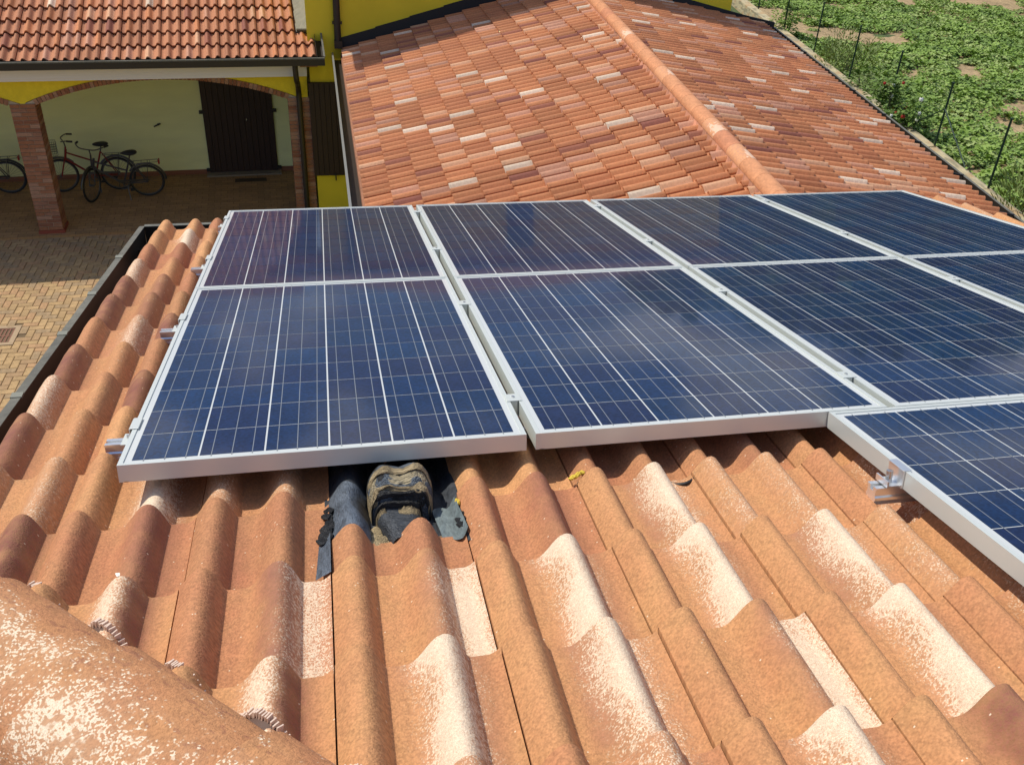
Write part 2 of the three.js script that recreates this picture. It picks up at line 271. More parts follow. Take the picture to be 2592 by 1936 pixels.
// ---- hip: pleated flashing and three cap tiles, each lying over the one below it
{
  const hipAt = (s, lift) => R(s, HIP - s, PAN + lift);         // s = u along the hip
  const a = hipAt(0, 0), b = hipAt(1, 0), dir = V().subVectors(b, a).normalize(), side = V().crossVectors(V(0, 1, 0), dir).normalize().negate(), up = V().crossVectors(dir, side).normalize(); if (up.y < 0) up.negate();
  const toF = V().copy(R(0.3, 0.3, 0)).normalize();             // towards the tiles of the visible slope
  const sg = side.dot(toF) > 0 ? 1 : -1; side.multiplyScalar(sg);
  const ridge = part('hip_ridge', (() => { // mortar bed
    const q = [-0.12, -0.1, 0.1, 0.12], v = []; for (const t of [-0.75, 2.05]) for (const k of [0, 1, 2, 3]) v.push(a.clone().addScaledVector(dir, t).addScaledVector(side, q[k]).addScaledVector(up, [-0.05, 0.03, 0.03, -0.05][k]).toArray());
    return poly(v, [[0, 1, 5, 4], [1, 2, 6, 5], [2, 3, 7, 6], [0, 3, 2, 1], [4, 5, 6, 7]]);
  })(), M.deck, house);
  const spotAt = (t, sgn, w) => { const p = a.clone().addScaledVector(dir, t).addScaledVector(side, sgn * w); return [p, profile((((p.x - U0) % TW) + TW) % TW)]; };
  const strip = (sgn) => { // metal skirt dressed down from the cap to the tiles
    const pos = [], idx = [], n = 300, L = 2.7;
    for (let i = 0; i <= n; i++) for (let q = 0; q < 3; q++) { const t = -0.7 + L * i / n, w = [0.085, 0.118, 0.138][q], [p, h] = spotAt(t, sgn, w); p.addScaledVector(up, [0.06, 0.022 + 0.55 * h, h + 0.004][q]); pos.push(p.x, p.y, p.z); }
    for (let i = 0; i < n; i++) for (let q = 0; q < 2; q++) { const p = i * 3 + q; idx.push(p, p + 1, p + 4, p, p + 4, p + 3); }
    const g = new THREE.BufferGeometry(); g.setAttribute('position', new THREE.Float32BufferAttribute(pos, 3)); g.setIndex(idx); g.computeVertexNormals(); return g;
  };
  const pleats = (sgn) => { // upright folds along its lower rim
    const gs = [], rr = rng(33 + sgn), turn = Math.atan2(side.x, side.z);
    for (let t = -0.7; t < 2.0; t += 0.0064) { const [p, h] = spotAt(t, sgn, 0.139 + 0.003 * rr()); const tall = 0.010 + 0.006 * rr(), g = new THREE.BoxGeometry(0.0026, tall, 0.013); g.rotateX(0.25 * rr()); g.rotateY(turn + 0.3 * (rr() - 0.5)); p.addScaledVector(up, h + tall * 0.5 - 0.001); g.translate(p.x, p.y, p.z); gs.push(g); }
    return merge(gs);
  };
  const fm = std({ color: new THREE.Color(0.66, 0.50, 0.40), roughness: 0.6 }), foldShade = std({ color: new THREE.Color(0.10, 0.055, 0.04), roughness: 0.7, side: THREE.DoubleSide });  // pale folds, and a near-black skirt that paints in the shade between them
  for (const s of [1, -1]) { const f = part('crimped_flashing', strip(s), foldShade, ridge), q = part('pleats', pleats(s), fm, ridge); q.userData.kind = 'stuff'; }
  const capTex = (seed, wh) => tex(512, 448, (x, y) => {
    const nf = fbm(x, y, 90, seed, 3) - 0.5, nm = fbm(x, y, 10, seed + 5, 3) - 0.5, nl = fbm(x, y, 4, seed + 9, 2) - 0.5;
    let c = mix3(C_OR, C_RD, clamp(0.42 + 0.45 * (fbm(x * 0.3, y, 12, seed + 31, 3) - 0.5) + 0.3 * nl)); const k = 1 + 0.6 * nf + 0.16 * nm; c = c.map((q) => q * k * 0.95);
    // dark scuffs running along the cap
    const sc = fbm(x * 0.5, y, 40, seed + 21, 2); if (y > 0.5) c = mix3(c, C_DK, 0.4 * smooth(0.72, 0.78, sc));
    const dens = 0.85 * (wh(x, y) + 0.04) * (0.85 + 1.0 * nl) + 0.45 * (fbm(x * 0.35, y, 16, seed + 33, 3) - 0.5) - 0.06;
    const F = 135, gx = x * F * 0.8 + 2 * nm, gy = y * F + 1.6 * nf; let d1 = 9, d2 = 9, id = 0;
    for (let p = -1; p <= 1; p++) for (let q = -1; q <= 1; q++) { const ci = Math.floor(gx) + p, cj = Math.floor(gy) + q, dx = ci + hash2(ci, cj, seed) - gx, dy = cj + hash2(ci, cj, seed + 1) - gy, d = dx * dx + dy * dy; if (d < d1) { d2 = d1; d1 = d; id = hash2(ci, cj, seed + 2); } else if (d < d2) d2 = d; }
    const on = smooth(-0.06, 0.06, dens - id) * smooth(0.0, 0.10, Math.sqrt(d2) - Math.sqrt(d1)) * smooth(0.30, 0.42, fbm(x, y, 30, seed + 40, 2));
    return mix3(mix3(c, [0.58, 0.35, 0.21], clamp(dens * 0.8)), [0.82, 0.70, 0.53], on * 0.85);
  }, { repeat: false });
  // x along the cap (0 = lower end), y across it (0 = far-left slope side, 1 = visible slope side)
  const caps = [
    [-0.48, (x, y) => 0.55 * Math.exp(-Math.pow((y - 0.42) / 0.16, 2))],
    [-0.21, (x, y) => 0.95 * Math.exp(-Math.pow((y - 0.52) / 0.10, 2)) * smooth(1.0, 0.6, x) + 0.3 * Math.exp(-Math.pow((y - 0.36) / 0.12, 2))],
    [0.06, (x, y) => 0.62 * Math.exp(-Math.pow((y - 0.36) / 0.17, 2)) * smooth(1.05, 0.2, x) + 0.16 * smooth(0.75, 0.4, y)],
    [0.33, (x, y) => 0.4 * Math.exp(-Math.pow((y - 0.4) / 0.2, 2))],
    [0.60, (x, y) => 0.3 * Math.exp(-Math.pow((y - 0.5) / 0.2, 2))],
    [0.87, (x, y) => 0.2 * Math.exp(-Math.pow((y - 0.5) / 0.2, 2))], [1.14, (x, y) => 0.3 * Math.exp(-Math.pow((y - 0.5) / 0.2, 2))],
  ];
  caps.forEach(([s0, wh], i) => {
    const L = 0.435, n = 28, m = 6, pos = [], uv = [], idx = [];
    const pt = (x, ang, r, lift) => { const q = a.clone().addScaledVector(dir, s0 * Math.SQRT2 * 0.986 + x).addScaledVector(side, r * Math.sin(ang) * 1.12).addScaledVector(up, 0.022 + lift + r * 0.78 * (Math.cos(ang) - 0.1)); return q; };
    const shell = (rOff, rev) => { const base = pos.length / 3; for (let j = 0; j <= m; j++) for (let k = 0; k <= n; k++) { const x = L * j / m, t = j / m, r = mix(0.128, 0.119, t) - rOff, ang = mix(-1.62, 1.62, k / n), q = pt(x, ang, r, mix(0.015, 0.0, t)); pos.push(q.x, q.y, q.z); uv.push(t, k / n); } for (let j = 0; j < m; j++) for (let k = 0; k < n; k++) { const p = base + j * (n + 1) + k, q = p + n + 1; if (rev) idx.push(p, q + 1, q, p, p + 1, q + 1); else idx.push(p, q, q + 1, p, q + 1, p + 1); } return base; };
    const o0 = shell(0, sg > 0), o1 = shell(0.014, !(sg > 0));
    for (let k = 0; k < n; k++) { const p = o0 + k, q = o1 + k; idx.push(p, p + 1, q + 1, p, q + 1, q); }
    const g = new THREE.BufferGeometry(); g.setAttribute('position', new THREE.Float32BufferAttribute(pos, 3)); g.setAttribute('uv', new THREE.Float32BufferAttribute(uv, 2)); g.setIndex(idx);
    part('cap_tile', toCreasedNormals(g, 0.7), std({ map: capTex(300 + i * 31, wh), bumpMap: withRepeat(tileBump, 1.5, 1.3), bumpScale: 0.002, roughness: 0.92, side: THREE.DoubleSide }), ridge);
  });
}

// ================================================================ SOLAR PANELS
const PW = 0.99, PL = 1.566, PG = 0.0243, FH = 0.045;
const cellMats = [];
{
  const r = rng(77), base = [[0.0040, 0.018, 0.072], [0.0050, 0.017, 0.066], [0.0068, 0.0150, 0.062], [0.0036, 0.021, 0.078], [0.0085, 0.0140, 0.056], [0.0045, 0.0185, 0.068]];
  base.forEach((b, i) => {
    const t = tex(192, 192, (x, y) => { // polycrystalline flakes
      let d1 = 9, id = 0; const F = 20, gx = x * F, gy = y * F; for (let p = -1; p <= 1; p++) for (let q = -1; q <= 1; q++) { const ci = Math.floor(gx) + p, cj = Math.floor(gy) + q, m = (k) => ((k % F) + F) % F, dx = ci + hash2(m(ci), m(cj), 60 + i) - gx, dy = cj + hash2(m(ci), m(cj), 61 + i) - gy, d = dx * dx + dy * dy; if (d < d1) { d1 = d; id = hash2(m(ci), m(cj), 62 + i); } }
      const k = 0.75 + 0.5 * id + 0.3 * (fbm(x, y, 6, 63 + i, 2) - 0.5); return [b[0] * k * 1.35, b[1] * k * 1.75, b[2] * k * 1.45];
    });
    cellMats.push(phys({ map: t, roughness: 0.40, metalness: 0.6, clearcoat: 0.5, clearcoatRoughness: 0.05, specularIntensity: 0.15 }));
  });
}
const backMat = phys({ color: new THREE.Color(0.52, 0.54, 0.54), roughness: 0.6, clearcoat: 0.5, clearcoatRoughness: 0.05 });
const busMat = phys({ color: new THREE.Color(0.21, 0.23, 0.25), roughness: 0.45, metalness: 0.3, clearcoat: 0.5, clearcoatRoughness: 0.05 });
const panelGeo = (() => { // local: x = u, y = n (0 = top of the frame), z = -v, origin at the front left corner
  const t = 0.0115, mk = (pts) => { const n = pts.length; return pts; };
  const side = (len, w) => { const P = [[0, 0], [t, 0], [t, -0.0045], [0.002, -0.0045], [0.002, -FH + 0.002], [0.022, -FH + 0.002], [0.022, -FH], [0, -FH]]; return extrude(P, len); };
  const L = side(PL, PW); L.translate(0, 0, -PL);
  const Rr = side(PL, PW); Rr.rotateY(Math.PI); Rr.translate(PW, 0, 0);
  const F = side(PW - 2 * t, PL); F.rotateY(Math.PI / 2); F.translate(t, 0, 0);
  const Bk = side(PW - 2 * t, PL); Bk.rotateY(-Math.PI / 2); Bk.translate(PW - t, 0, -PL);
  const fillF = merge([bx(t, FH - 0.004, 0.0022, t / 2, -FH / 2 - 0.001, -0.0012), bx(t, FH - 0.004, 0.0022, PW - t / 2, -FH / 2 - 0.001, -0.0012)]);
  const frame = merge([L, Rr, F, Bk, fillF]);
  const back = bx(PW - 0.006, 0.004, PL - 0.006, PW / 2, -0.0052, -PL / 2);
  const mu = 0.0265, mv = 0.0265, cu = (PW - 2 * mu) / 6, cv = (PL - 2 * mv) / 10, cell = bx(cu - 0.0048, 0.0008, cv - 0.0036, 0, 0, 0);
  const spots = []; for (let i = 0; i < 6; i++) for (let j = 0; j < 10; j++) spots.push([mu + cu * (i + 0.5), -0.0028, -(mv + cv * (j + 0.5))]);
  const bus = []; for (let i = 0; i < 6; i++) for (const k of [-0.31, 0.0, 0.31]) bus.push(bx(0.0021, 0.0005, PL - 2 * mv + 0.012, mu + cu * (i + 0.5 + k), -0.0023, -PL / 2));
  return { frame, back, cell, spots, bus: merge(bus) };
})();
const clampGeo = (() => merge([bx(0.035, 0.004, 0.06, 0, 0.0035, 0, 0, 0.001), bx(0.004, 0.05, 0.05, 0.012, -0.022, 0), bx(0.02, 0.004, 0.05, 0.022, -0.045, 0)]))();
function panel(u, v, label, seed) {
  const p = thing('solar_panel', label, 'solar panel', R(u, v, 0).toArray(), 'solar panels laid side by side on the near roof'); onRoof(p);
  part('frame', panelGeo.frame, M.alu, p); part('back_sheet', panelGeo.back, backMat, p);
  const r = rng(seed);
  for (const s of panelGeo.spots) { const m = part('cell', panelGeo.cell, cellMats[Math.floor(r() * cellMats.length)], p); m.position.set(...s); }
  const b = part('busbar', panelGeo.bus, busMat, p); b.userData.kind = 'stuff';
  return p;
}
const PU = (i) => i * (PW + PG), PITCH_V = 1.5695;
panel(PU(0), 0, 'front solar panel in the leftmost column, directly above the lead roof vent', 1);
panel(PU(1), 0, 'solar panel in the second column whose front edge stands over bare tiles', 2);
panel(PU(2), 0, 'solar panel in the middle row, touching the back edge of the lowest panel', 3);
panel(PU(3), 0, 'solar panel cut by the photo edge in the middle row, third across from the vent', 4);
panel(PU(0), PITCH_V, 'solar panel at the far end of the leftmost column, beside the gutter corner', 5);
panel(PU(1), PITCH_V, 'solar panel in the far row, second from the brick porch side', 6);
panel(PU(2), PITCH_V, 'solar panel in the far row, just below the end of the red roof ridge', 7);
panel(PU(3), PITCH_V, 'solar panel in the far row, nearest the vegetable field', 8);
panel(1.826, -PITCH_V, 'lowest solar panel, by itself in front with a clamp on its free side', 9);
panel(1.826 + PW + PG, -PITCH_V, 'solar panel almost out of the photo, right of the lowest panel', 10);

// rails and clamps
function rail(u0, u1, v, label) {
  const o = thing('mounting_rail', label, 'rail', R(u0, v, -FH).toArray(), 'aluminium rails under the solar panels'); onRoof(o);
  const P = [[-0.02, -0.0005], [-0.006, -0.0005], [-0.006, -0.012], [0.006, -0.012], [0.006, -0.0005], [0.02, -0.0005], [0.02, -0.006], [0.0165, -0.008], [0.0165, -0.022], [0.02, -0.026], [0.02, -0.033], [0.0165, -0.036], [0.019, -0.044], [-0.019, -0.044], [-0.0165, -0.036], [-0.02, -0.033], [-0.02, -0.026], [-0.0165, -0.022], [-0.0165, -0.008], [-0.02, -0.006]];
  const g = extrude(P, u1 - u0); g.rotateY(Math.PI / 2); part('profile', g, M.aluBright, o); return o;
}
const railV = [0.245, 1.185, 2.065, 2.945];
['front rail stub sticking out left of the nearest panel corner', 'rail stub sticking out left below the panel row joint, above the front one', 'rail stub sticking out left just beyond the panel row joint', 'rail stub farthest up the left panel side by the gutter corner'].forEach((l, i) => rail(i === 3 ? -0.045 : -0.078, 4.12, railV[i], l));
rail(1.765, 3.9, -0.335, 'rail end poking out under the free side of the lowest panel');
const CG = 'clamps holding the panels to the rails';
function clampAt(u, v, kind, label, flip = 1) {
  const o = thing('panel_clamp', label, 'clamp', R(u, v, 0).toArray(), CG); onRoof(o);
  if (kind === 'mid') part('plate', merge([bx(0.043, 0.0028, 0.05, 0, 0.0016, 0, 0, 0.001), bx(0.018, 0.04, 0.045, 0, -0.02, 0)]), M.alu, o);
  else { const g = merge([bx(0.022, 0.003, 0.07, 0.004 * flip, 0.0018, 0, 0, 0.001), bx(0.003, FH + 0.002, 0.07, -0.0075 * flip, -FH / 2, 0), bx(0.03, 0.003, 0.07, -0.02 * flip, -FH + 0.003, 0)]); part('plate', g, M.alu, o); }
  const b = new THREE.CylinderGeometry(0.005, 0.005, 0.008, 6); b.translate(kind === 'mid' ? 0 : -0.02 * flip, kind === 'mid' ? 0.002 : -FH + 0.012, 0); part('bolt', clean(b), M.steel, o);
}
const ord = ['nearest', 'second', 'third', 'farthest'];
railV.forEach((v, i) => clampAt(0, v, 'end', `${ord[i]} end clamp along the outer left side of the panels`));
for (let g = 1; g < 4; g++) railV.forEach((v, i) => clampAt(PU(g) - PG / 2, v, 'mid', `${ord[i]} clamp bridging the ${['first', 'second', 'third'][g - 1]} gap between panel columns, counted from the gutter`));
{ // the clamp with its bolt and rail end beside the lowest panel
  const o = thing('end_clamp', 'shiny end clamp with upright bolt on the rail beside the lowest panel', 'clamp', R(1.826, -0.335, 0).toArray()); onRoof(o);
  part('plate', merge([bx(0.022, 0.003, 0.062, 0.004, 0.0018, 0, 0, 0.001), bx(0.003, FH + 0.002, 0.062, -0.0022, -FH / 2, 0), bx(0.034, 0.004, 0.05, -0.02, -FH + 0.004, 0), bx(0.004, 0.016, 0.05, -0.036, -FH + 0.01, 0)]), M.aluBright, o);
  const b = new THREE.CylinderGeometry(0.008, 0.008, 0.03, 10); b.translate(-0.02, -FH + 0.02, 0); part('bolt', clean(b), M.steel, o);
}

// ================================================================ VENT with lead dressing
{
  const vent = thing('roof_vent', 'dark lead roof vent with tan sealant smears, under the panel edge', 'vent', R(0.64, -0.12, PAN).toArray());
  onRoof(vent); const loc = (u, v, n) => V(u - 0.64, n - PAN, -(v + 0.12));
  const lead = std({ map: grainTex([0.105, 0.125, 0.155], 0.5, 24, 91, 256, 0.5), roughness: 0.55, metalness: 0.35, bumpMap: grainBump, bumpScale: 0.002 });
  const leadDark = std({ map: grainTex([0.038, 0.043, 0.052], 0.5, 24, 92, 256, 0.5), roughness: 0.6, metalness: 0.25, bumpMap: grainBump, bumpScale: 0.003 });
  const tan = std({ map: grainTex([0.31, 0.235, 0.13], 0.55, 22, 93, 256, 0.5), roughness: 0.75, bumpMap: grainBump, bumpScale: 0.006 });
  const tar = std({ map: grainTex([0.014, 0.014, 0.015], 0.5, 30, 94, 128), roughness: 0.5, bumpMap: grainBump, bumpScale: 0.004 });
  const surf = (fn, nu, nv) => { const pos = [], uv = [], idx = []; for (let i = 0; i <= nu; i++) for (let j = 0; j <= nv; j++) { const p = fn(i / nu, j / nv); pos.push(p.x, p.y, p.z); uv.push(i / nu, j / nv); } for (let i = 0; i < nu; i++) for (let j = 0; j < nv; j++) { const a = i * (nv + 1) + j, b = a + nv + 1; idx.push(a, b, b + 1, a, b + 1, a + 1); } const g = new THREE.BufferGeometry(); g.setAttribute('position', new THREE.Float32BufferAttribute(pos, 3)); g.setAttribute('uv', new THREE.Float32BufferAttribute(uv, 2)); g.setIndex(idx); g.computeVertexNormals(); return g; };
  // lead sheet over the missing tile: follows the left barrel, lies flat in the middle, turns up at the right
  part('lead_sheet', surf((a, b) => { const u = mix(0.474, 0.800, a), v = mix(-0.30, 0.36, b), w = u - (U0 + 3 * TW); const left = hump(w - 0.046), right = 0.028 * smooth(0.27, 0.315, w); return loc(u, v, PAN + 0.010 + left + right + 0.004 * pn(u * 40, v * 30)); }, 40, 24), leadDark, vent);
  // pale lead pieces
  part('lead_saddle', surf((a, b) => { const u = mix(0.486, 0.575, a), v = mix(-0.27, -0.03, b), w = u - (U0 + 3 * TW); const end = 0.004 * Math.sin(b * 9) + (b > 0.55 ? -0.004 : 0.003); return loc(u + 0.004 * Math.sin(b * 7), v + 0.012 * Math.sin(a * 6), PAN + 0.016 + hump(w - 0.046) + end + 0.003 * pn(u * 60, v * 50)); }, 18, 16), lead, vent);
  part('lead_tongue', surf((a, b) => loc(mix(0.462, 0.487, a) + 0.008 * (1 - b) * (a - 1), mix(-0.40, -0.24, b), PAN + 0.046 - 0.012 * (1 - a) + 0.006 * a), 4, 8), lead, vent);
  part('lead_apron', surf((a, b) => loc(mix(0.742, 0.797, a) - 0.012 * b, mix(-0.28, -0.13, b) + 0.014 * Math.sin(a * 7), PAN + 0.022 + 0.032 * a * a + 0.005 * pn(a * 5, b * 6)), 8, 10), std({ map: grainTex([0.13, 0.16, 0.165], 0.4, 20, 95, 128, 0.4), roughness: 0.55, metalness: 0.2, side: THREE.DoubleSide }), vent);
  // hood: rounded box with two lobes on its back, closing to a neck and a tapering spout
  const ring = (cu, v, n0, hw, hh, lobes, rough) => (t) => { const an = Math.PI * (t * 1.24 - 0.12), c = Math.cos(an), s = Math.sin(an), q = Math.pow(Math.abs(c), 0.55) * Math.sign(c); const top = lobes * (0.5 - 0.5 * Math.cos(4 * Math.PI * clamp((1 - q) / 2))) ; return loc(cu - hw * q, v, n0 + hh * (Math.pow(Math.max(0, s), 0.6) + Math.min(0, s)) + top + rough * pn(cu * 30 + t * 9, v * 60, n0 * 50)); };
  const secs = [ring(0.660, 0.03, PAN + 0.005, 0.080, 0.050, 0, 0.004), ring(0.660, -0.02, PAN + 0.008, 0.082, 0.086, 0.012, 0.005), ring(0.658, -0.07, PAN + 0.012, 0.081, 0.094, 0.018, 0.006), ring(0.657, -0.115, PAN + 0.015, 0.077, 0.086, 0.008, 0.007), ring(0.654, -0.150, PAN + 0.018, 0.070, 0.066, 0.002, 0.010), ring(0.650, -0.158, PAN + 0.010, 0.050, 0.046, 0, 0.004)];
  const loft = (S, k = 1) => surf((a, b) => { const x = a * (S.length - 1), i = Math.min(S.length - 2, Math.floor(x)), f = x - i; return S[i](b).lerp(S[i + 1](b), f); }, 24, 30);
  part('hood', loft(secs), std({ map: tex(256, 256, (x, y) => { const n = fbm(x, y, 24, 97, 3), b = fbm(x, y, 5, 98, 4), t = smooth(0.58, 0.62, b), k = smooth(0.60, 0.63, fbm(x * 0.6, y, 10, 99, 4)); let c = mix3([0.07 * (0.5 + n), 0.085 * (0.5 + n), 0.105 * (0.5 + n)], [0.30 * (0.5 + n), 0.245 * (0.5 + n), 0.15 * (0.5 + n)], t); return mix3(c, [0.012, 0.012, 0.013], k); }), roughness: 0.65, bumpMap: withRepeat(tileBump, 0.6, 0.6), bumpScale: 0.012 }), vent);
  const neck = [ring(0.648, -0.150, PAN + 0.008, 0.058, 0.056, 0, 0.006), ring(0.646, -0.175, PAN + 0.008, 0.052, 0.050, 0, 0.005), ring(0.652, -0.22, PAN + 0.008, 0.046, 0.046, 0, 0.002), ring(0.660, -0.275, PAN + 0.006, 0.036, 0.040, 0, 0.002)];
  part('spout', loft(neck), leadDark, vent);
  // sealant: ragged bands and blobs standing proud of the lead
  const band = (S, a0, a1, b0, b1, wob, seed, lift) => surf((a, b) => { const bb = mix(b0, b1, b), aa = mix(a0, a1, a) + wob * pn(bb * 7 + seed, a * 2, seed), x = clamp(aa) * (S.length - 1), i = Math.min(S.length - 2, Math.floor(x)), f = x - i, p = S[i](bb).lerp(S[i + 1](bb), f), e = Math.sin(Math.PI * a) * smooth(0, 0.06, b) * smooth(1, 0.94, b); p.y += e * (lift + 0.004 * pn(a * 9, b * 24, seed)); p.z += e * lift * 0.5; return p; }, 14, 70);
  part('sealant', merge([band(secs, 0.36, 0.46, 0.06, 0.95, 0.10, 1.7, 0.006), band(secs, 0.66, 0.80, 0.05, 0.9, 0.12, 5.2, 0.008), band(secs, 0.38, 0.76, 0.05, 0.17, 0.12, 7.7, 0.006)]), tan, vent);
  part('tar_seam', merge([band(neck, 0.0, 0.20, 0.04, 0.96, 0.06, 3.3, 0.016), band(secs, 0.75, 0.83, 0.02, 0.98, 0.05, 8.8, 0.008)]), tar, vent);
  part('sealant', merge([band(neck, 0.16, 0.36, 0.1, 0.42, 0.08, 4.4, 0.006), band(neck, 0.14, 0.40, 0.5, 0.85, 0.10, 9.4, 0.006)]), tan, vent);
  const blob = (u, v, n, r, seed, flat = 0.5) => { const g = new THREE.IcosahedronGeometry(r, 3), p = g.attributes.position; for (let i = 0; i < p.count; i++) { const q = V().fromBufferAttribute(p, i), k = 1 + 0.55 * pn(q.x / r * 1.3 + seed, q.y / r * 1.3, q.z / r * 1.3); p.setXYZ(i, q.x * k, q.y * k * flat, q.z * k); } g.computeVertexNormals(); const o = loc(u, v, n); g.translate(o.x, o.y, o.z); return clean(g); };
  part('tar_drip', merge([[0.484, -0.12, 0.012], [0.482, -0.15, 0.014], [0.488, -0.18, 0.013], [0.482, -0.205, 0.017], [0.478, -0.235, 0.018], [0.470, -0.26, 0.014], [0.792, -0.19, 0.011], [0.790, -0.215, 0.014], [0.787, -0.24, 0.012], [0.602, -0.185, 0.012], [0.592, -0.2, 0.010]].map(([u, v, r], i) => blob(u, v, PAN + (u > 0.59 && u < 0.65 ? 0.014 : 0.042), r, i * 3.1, 0.55))), tar, vent);
  part('mortar', merge([[0.604, -0.20, 0.03], [0.600, -0.245, 0.036], [0.615, -0.265, 0.03], [0.63, -0.272, 0.024], [0.735, -0.255, 0.022], [0.745, -0.27, 0.02]].map(([u, v, r], i) => blob(u, v, PAN + 0.012, r, i * 2.3 + 40, 0.4))), tan, vent);
}
// small litter on the tiles
{
  const foamMat = std({ map: grainTex([0.62, 0.45, 0.05], 0.4, 20, 98, 64), roughness: 0.9 });
  const lump = (r, seed, sx, sy, sz) => { const g = new THREE.IcosahedronGeometry(r, 2), p = g.attributes.position; for (let i = 0; i < p.count; i++) { const q = V().fromBufferAttribute(p, i), k = 1 + 0.6 * pn(q.x / r * 1.7 + seed, q.y / r * 1.7, q.z / r * 1.7); p.setXYZ(i, q.x * k * sx, q.y * k * sy, q.z * k * sz); } g.computeVertexNormals(); return clean(g); };
  const f1 = part('foam_scrap', (() => { const a = []; for (let i = 0; i < 7; i++) { const g = lump(0.0065, i * 2.2, 1, 0.7, 1); g.translate(0.006 * i, 0.002 * Math.sin(i * 2), -0.005 * i); a.push(g); } return merge(a); })(), foamMat, scene); f1.position.copy(R(1.085, -0.098, PAN + 0.062)); f1.rotation.x = -TH; tag(f1, 'yellow foam scrap stuck on a tile barrel just below the panel edge', 'foam scrap');
  const f2 = part('foam_speck', lump(0.008, 5, 0.8, 0.8, 1.7), foamMat, scene); f2.position.copy(R(0.79, -0.145, PAN + 0.05)); f2.rotation.x = -TH; tag(f2, 'tiny yellow foam speck at the right rim of the vent lead', 'foam scrap');
  const st = part('black_strap', tube([[0, 0, 0], [0.02, -0.004, 0.02], [0.045, 0.004, 0.035], [0.075, 0.008, 0.02], [0.095, 0.012, 0.015]], 0.005, 24, 6), M.black, scene); st.position.copy(R(1.335, -0.09, PAN + 0.03)); st.rotation.x = -TH; tag(st, 'short twisted black plastic strap lying between two tile barrels', 'strap');
  const dr = part('bird_dropping', lump(0.006, 9, 0.7, 0.12, 1.3), std({ color: new THREE.Color(0.8, 0.78, 0.7) }), scene); dr.position.copy(R(0.052, -0.335, PAN + 0.055)); dr.rotation.set(-TH, 0.5, 0); tag(dr, 'small white bird dropping on a plain orange tile barrel', 'dropping');
}

// ================================================================ far tiles: same double tile, tinted per barrel
const farMat = std({ vertexColors: true, map: grainTex([0.95, 0.95, 0.95], 0.22, 24, 120, 128), bumpMap: tileBump, bumpScale: 0.002, roughness: 0.86 });
const makeFar = (A, A2, step) => {
  const W = [0.76, 0.60, 0.45], Pk = [0.54, 0.27, 0.17], D = [0.30, 0.105, 0.07], D2 = [0.37, 0.135, 0.08], O = [0.53, 0.205, 0.086], L = [0.60, 0.33, 0.19];
  const base = [[A, A], [A2, A], [O, A], [A, A2], [A, D2], [A, D], [A2, D], [A, Pk], [A, L], [L, A], [A, W], [Pk, Pk], [A, O], [D2, A], [A2, A2], [O, Pk], [A, W]];
  const list = [...base, ...base]; // each kind in two tones
  return list.map(([b1, b2], kk) => {
    const k = kk % base.length, tone = 0.86 + 0.3 * hash2(kk, 5, 9), g = tileGeo({ nu: 20, nv: 1, len: TL, step, thick: step * 0.8, gap: 0.011 }), uv = g.attributes.uv, col = new Float32Array(uv.count * 3), r = rng(500 + k), half = k === 7 || k === 15;
    for (let i = 0; i < uv.count; i++) { const u = uv.getX(i) * TW; let c = mix3(A, b1, smooth(0.10, 0.085, u)); const m = smooth(0.130, 0.145, u) * smooth(0.262, 0.25, u) * (half ? smooth(0.27, 0.2, u) : 1); c = mix3(c, b2, m); if (k === 16 || k === 11) c = mix3(c, b2, 0.7 * smooth(0.25, 0.26, u)); col[i * 3] = c[0] * tone; col[i * 3 + 1] = c[1] * tone; col[i * 3 + 2] = c[2] * tone; }
    g.setAttribute('color', new THREE.BufferAttribute(col, 3)); return g;
  });
};
const farVar = makeFar([0.515, 0.205, 0.088], [0.45, 0.17, 0.074], 0.030), farBrown = makeFar([0.47, 0.198, 0.098], [0.40, 0.165, 0.084], 0.038);
const farPick = (r, weights) => { let s = 0; for (const w of weights) s += w; let x = r() * s; for (let i = 0; i < weights.length; i++) { x -= weights[i]; if (x <= 0) return i; } return 0; };
const WTS = [9, 7, 6, 6, 5, 1.8, 1.2, 9, 7, 3.0, 3.6, 3, 7, 1, 6, 6, 2.4];
function frameFrom(D, N) { const z = D.clone().negate(), y = N.clone(), x = V().crossVectors(y, z).normalize(); return { x, y, z, q: new THREE.Quaternion().setFromRotationMatrix(new THREE.Matrix4().makeBasis(x, y, z)) }; }
const inView = (p, m = 1.06) => { const q = p.clone().project(camera); return q.z < 1 && Math.abs(q.x) < m && Math.abs(q.y) < m; };
// fills a roof plane; returns candidates sorted by distance; the nearest ones become parts, the rest one joined part
function tileField(list, { o, D, N, cols, rows, exp, limit, skip, seed, wts = WTS, vars = farVar }) {
  const F = frameFrom(D, N), r = rng(seed);
  for (let c = 0; c < cols; c++) for (let k = 0; k < rows; k++) {
    const j1 = r(), j2 = r(), v = farPick(r, wts) + (j2 > 0.5 ? 17 : 0); if (skip && skip(c, k)) continue;
    const p = o.clone().addScaledVector(F.x, c * TW).addScaledVector(F.z, k * exp), l0 = limit(c * TW) - k * exp, l1 = limit((c + 1) * TW) - k * exp;
    if (l0 < 0.02 && l1 < 0.02) continue;
    let g = vars[v];
    if (l0 < TL || l1 < TL) { // cut at the ridge: pull the upper vertices back to the line
      g = g.clone(); const P = g.attributes.position; for (let i = 0; i < P.count; i++) { const m = Math.max(0.004, limit(c * TW + P.getX(i)) - k * exp); if (P.getZ(i) > m) P.setZ(i, m); }
    }
    const mid = p.clone().addScaledVector(F.x, TW / 2).addScaledVector(F.z, exp / 2);
    list.push({ g, q: F.q, p: p.addScaledVector(F.y, (j1 - 0.5) * 0.006), d: mid.distanceTo(camera.position), seen: inView(mid) });
  }
}
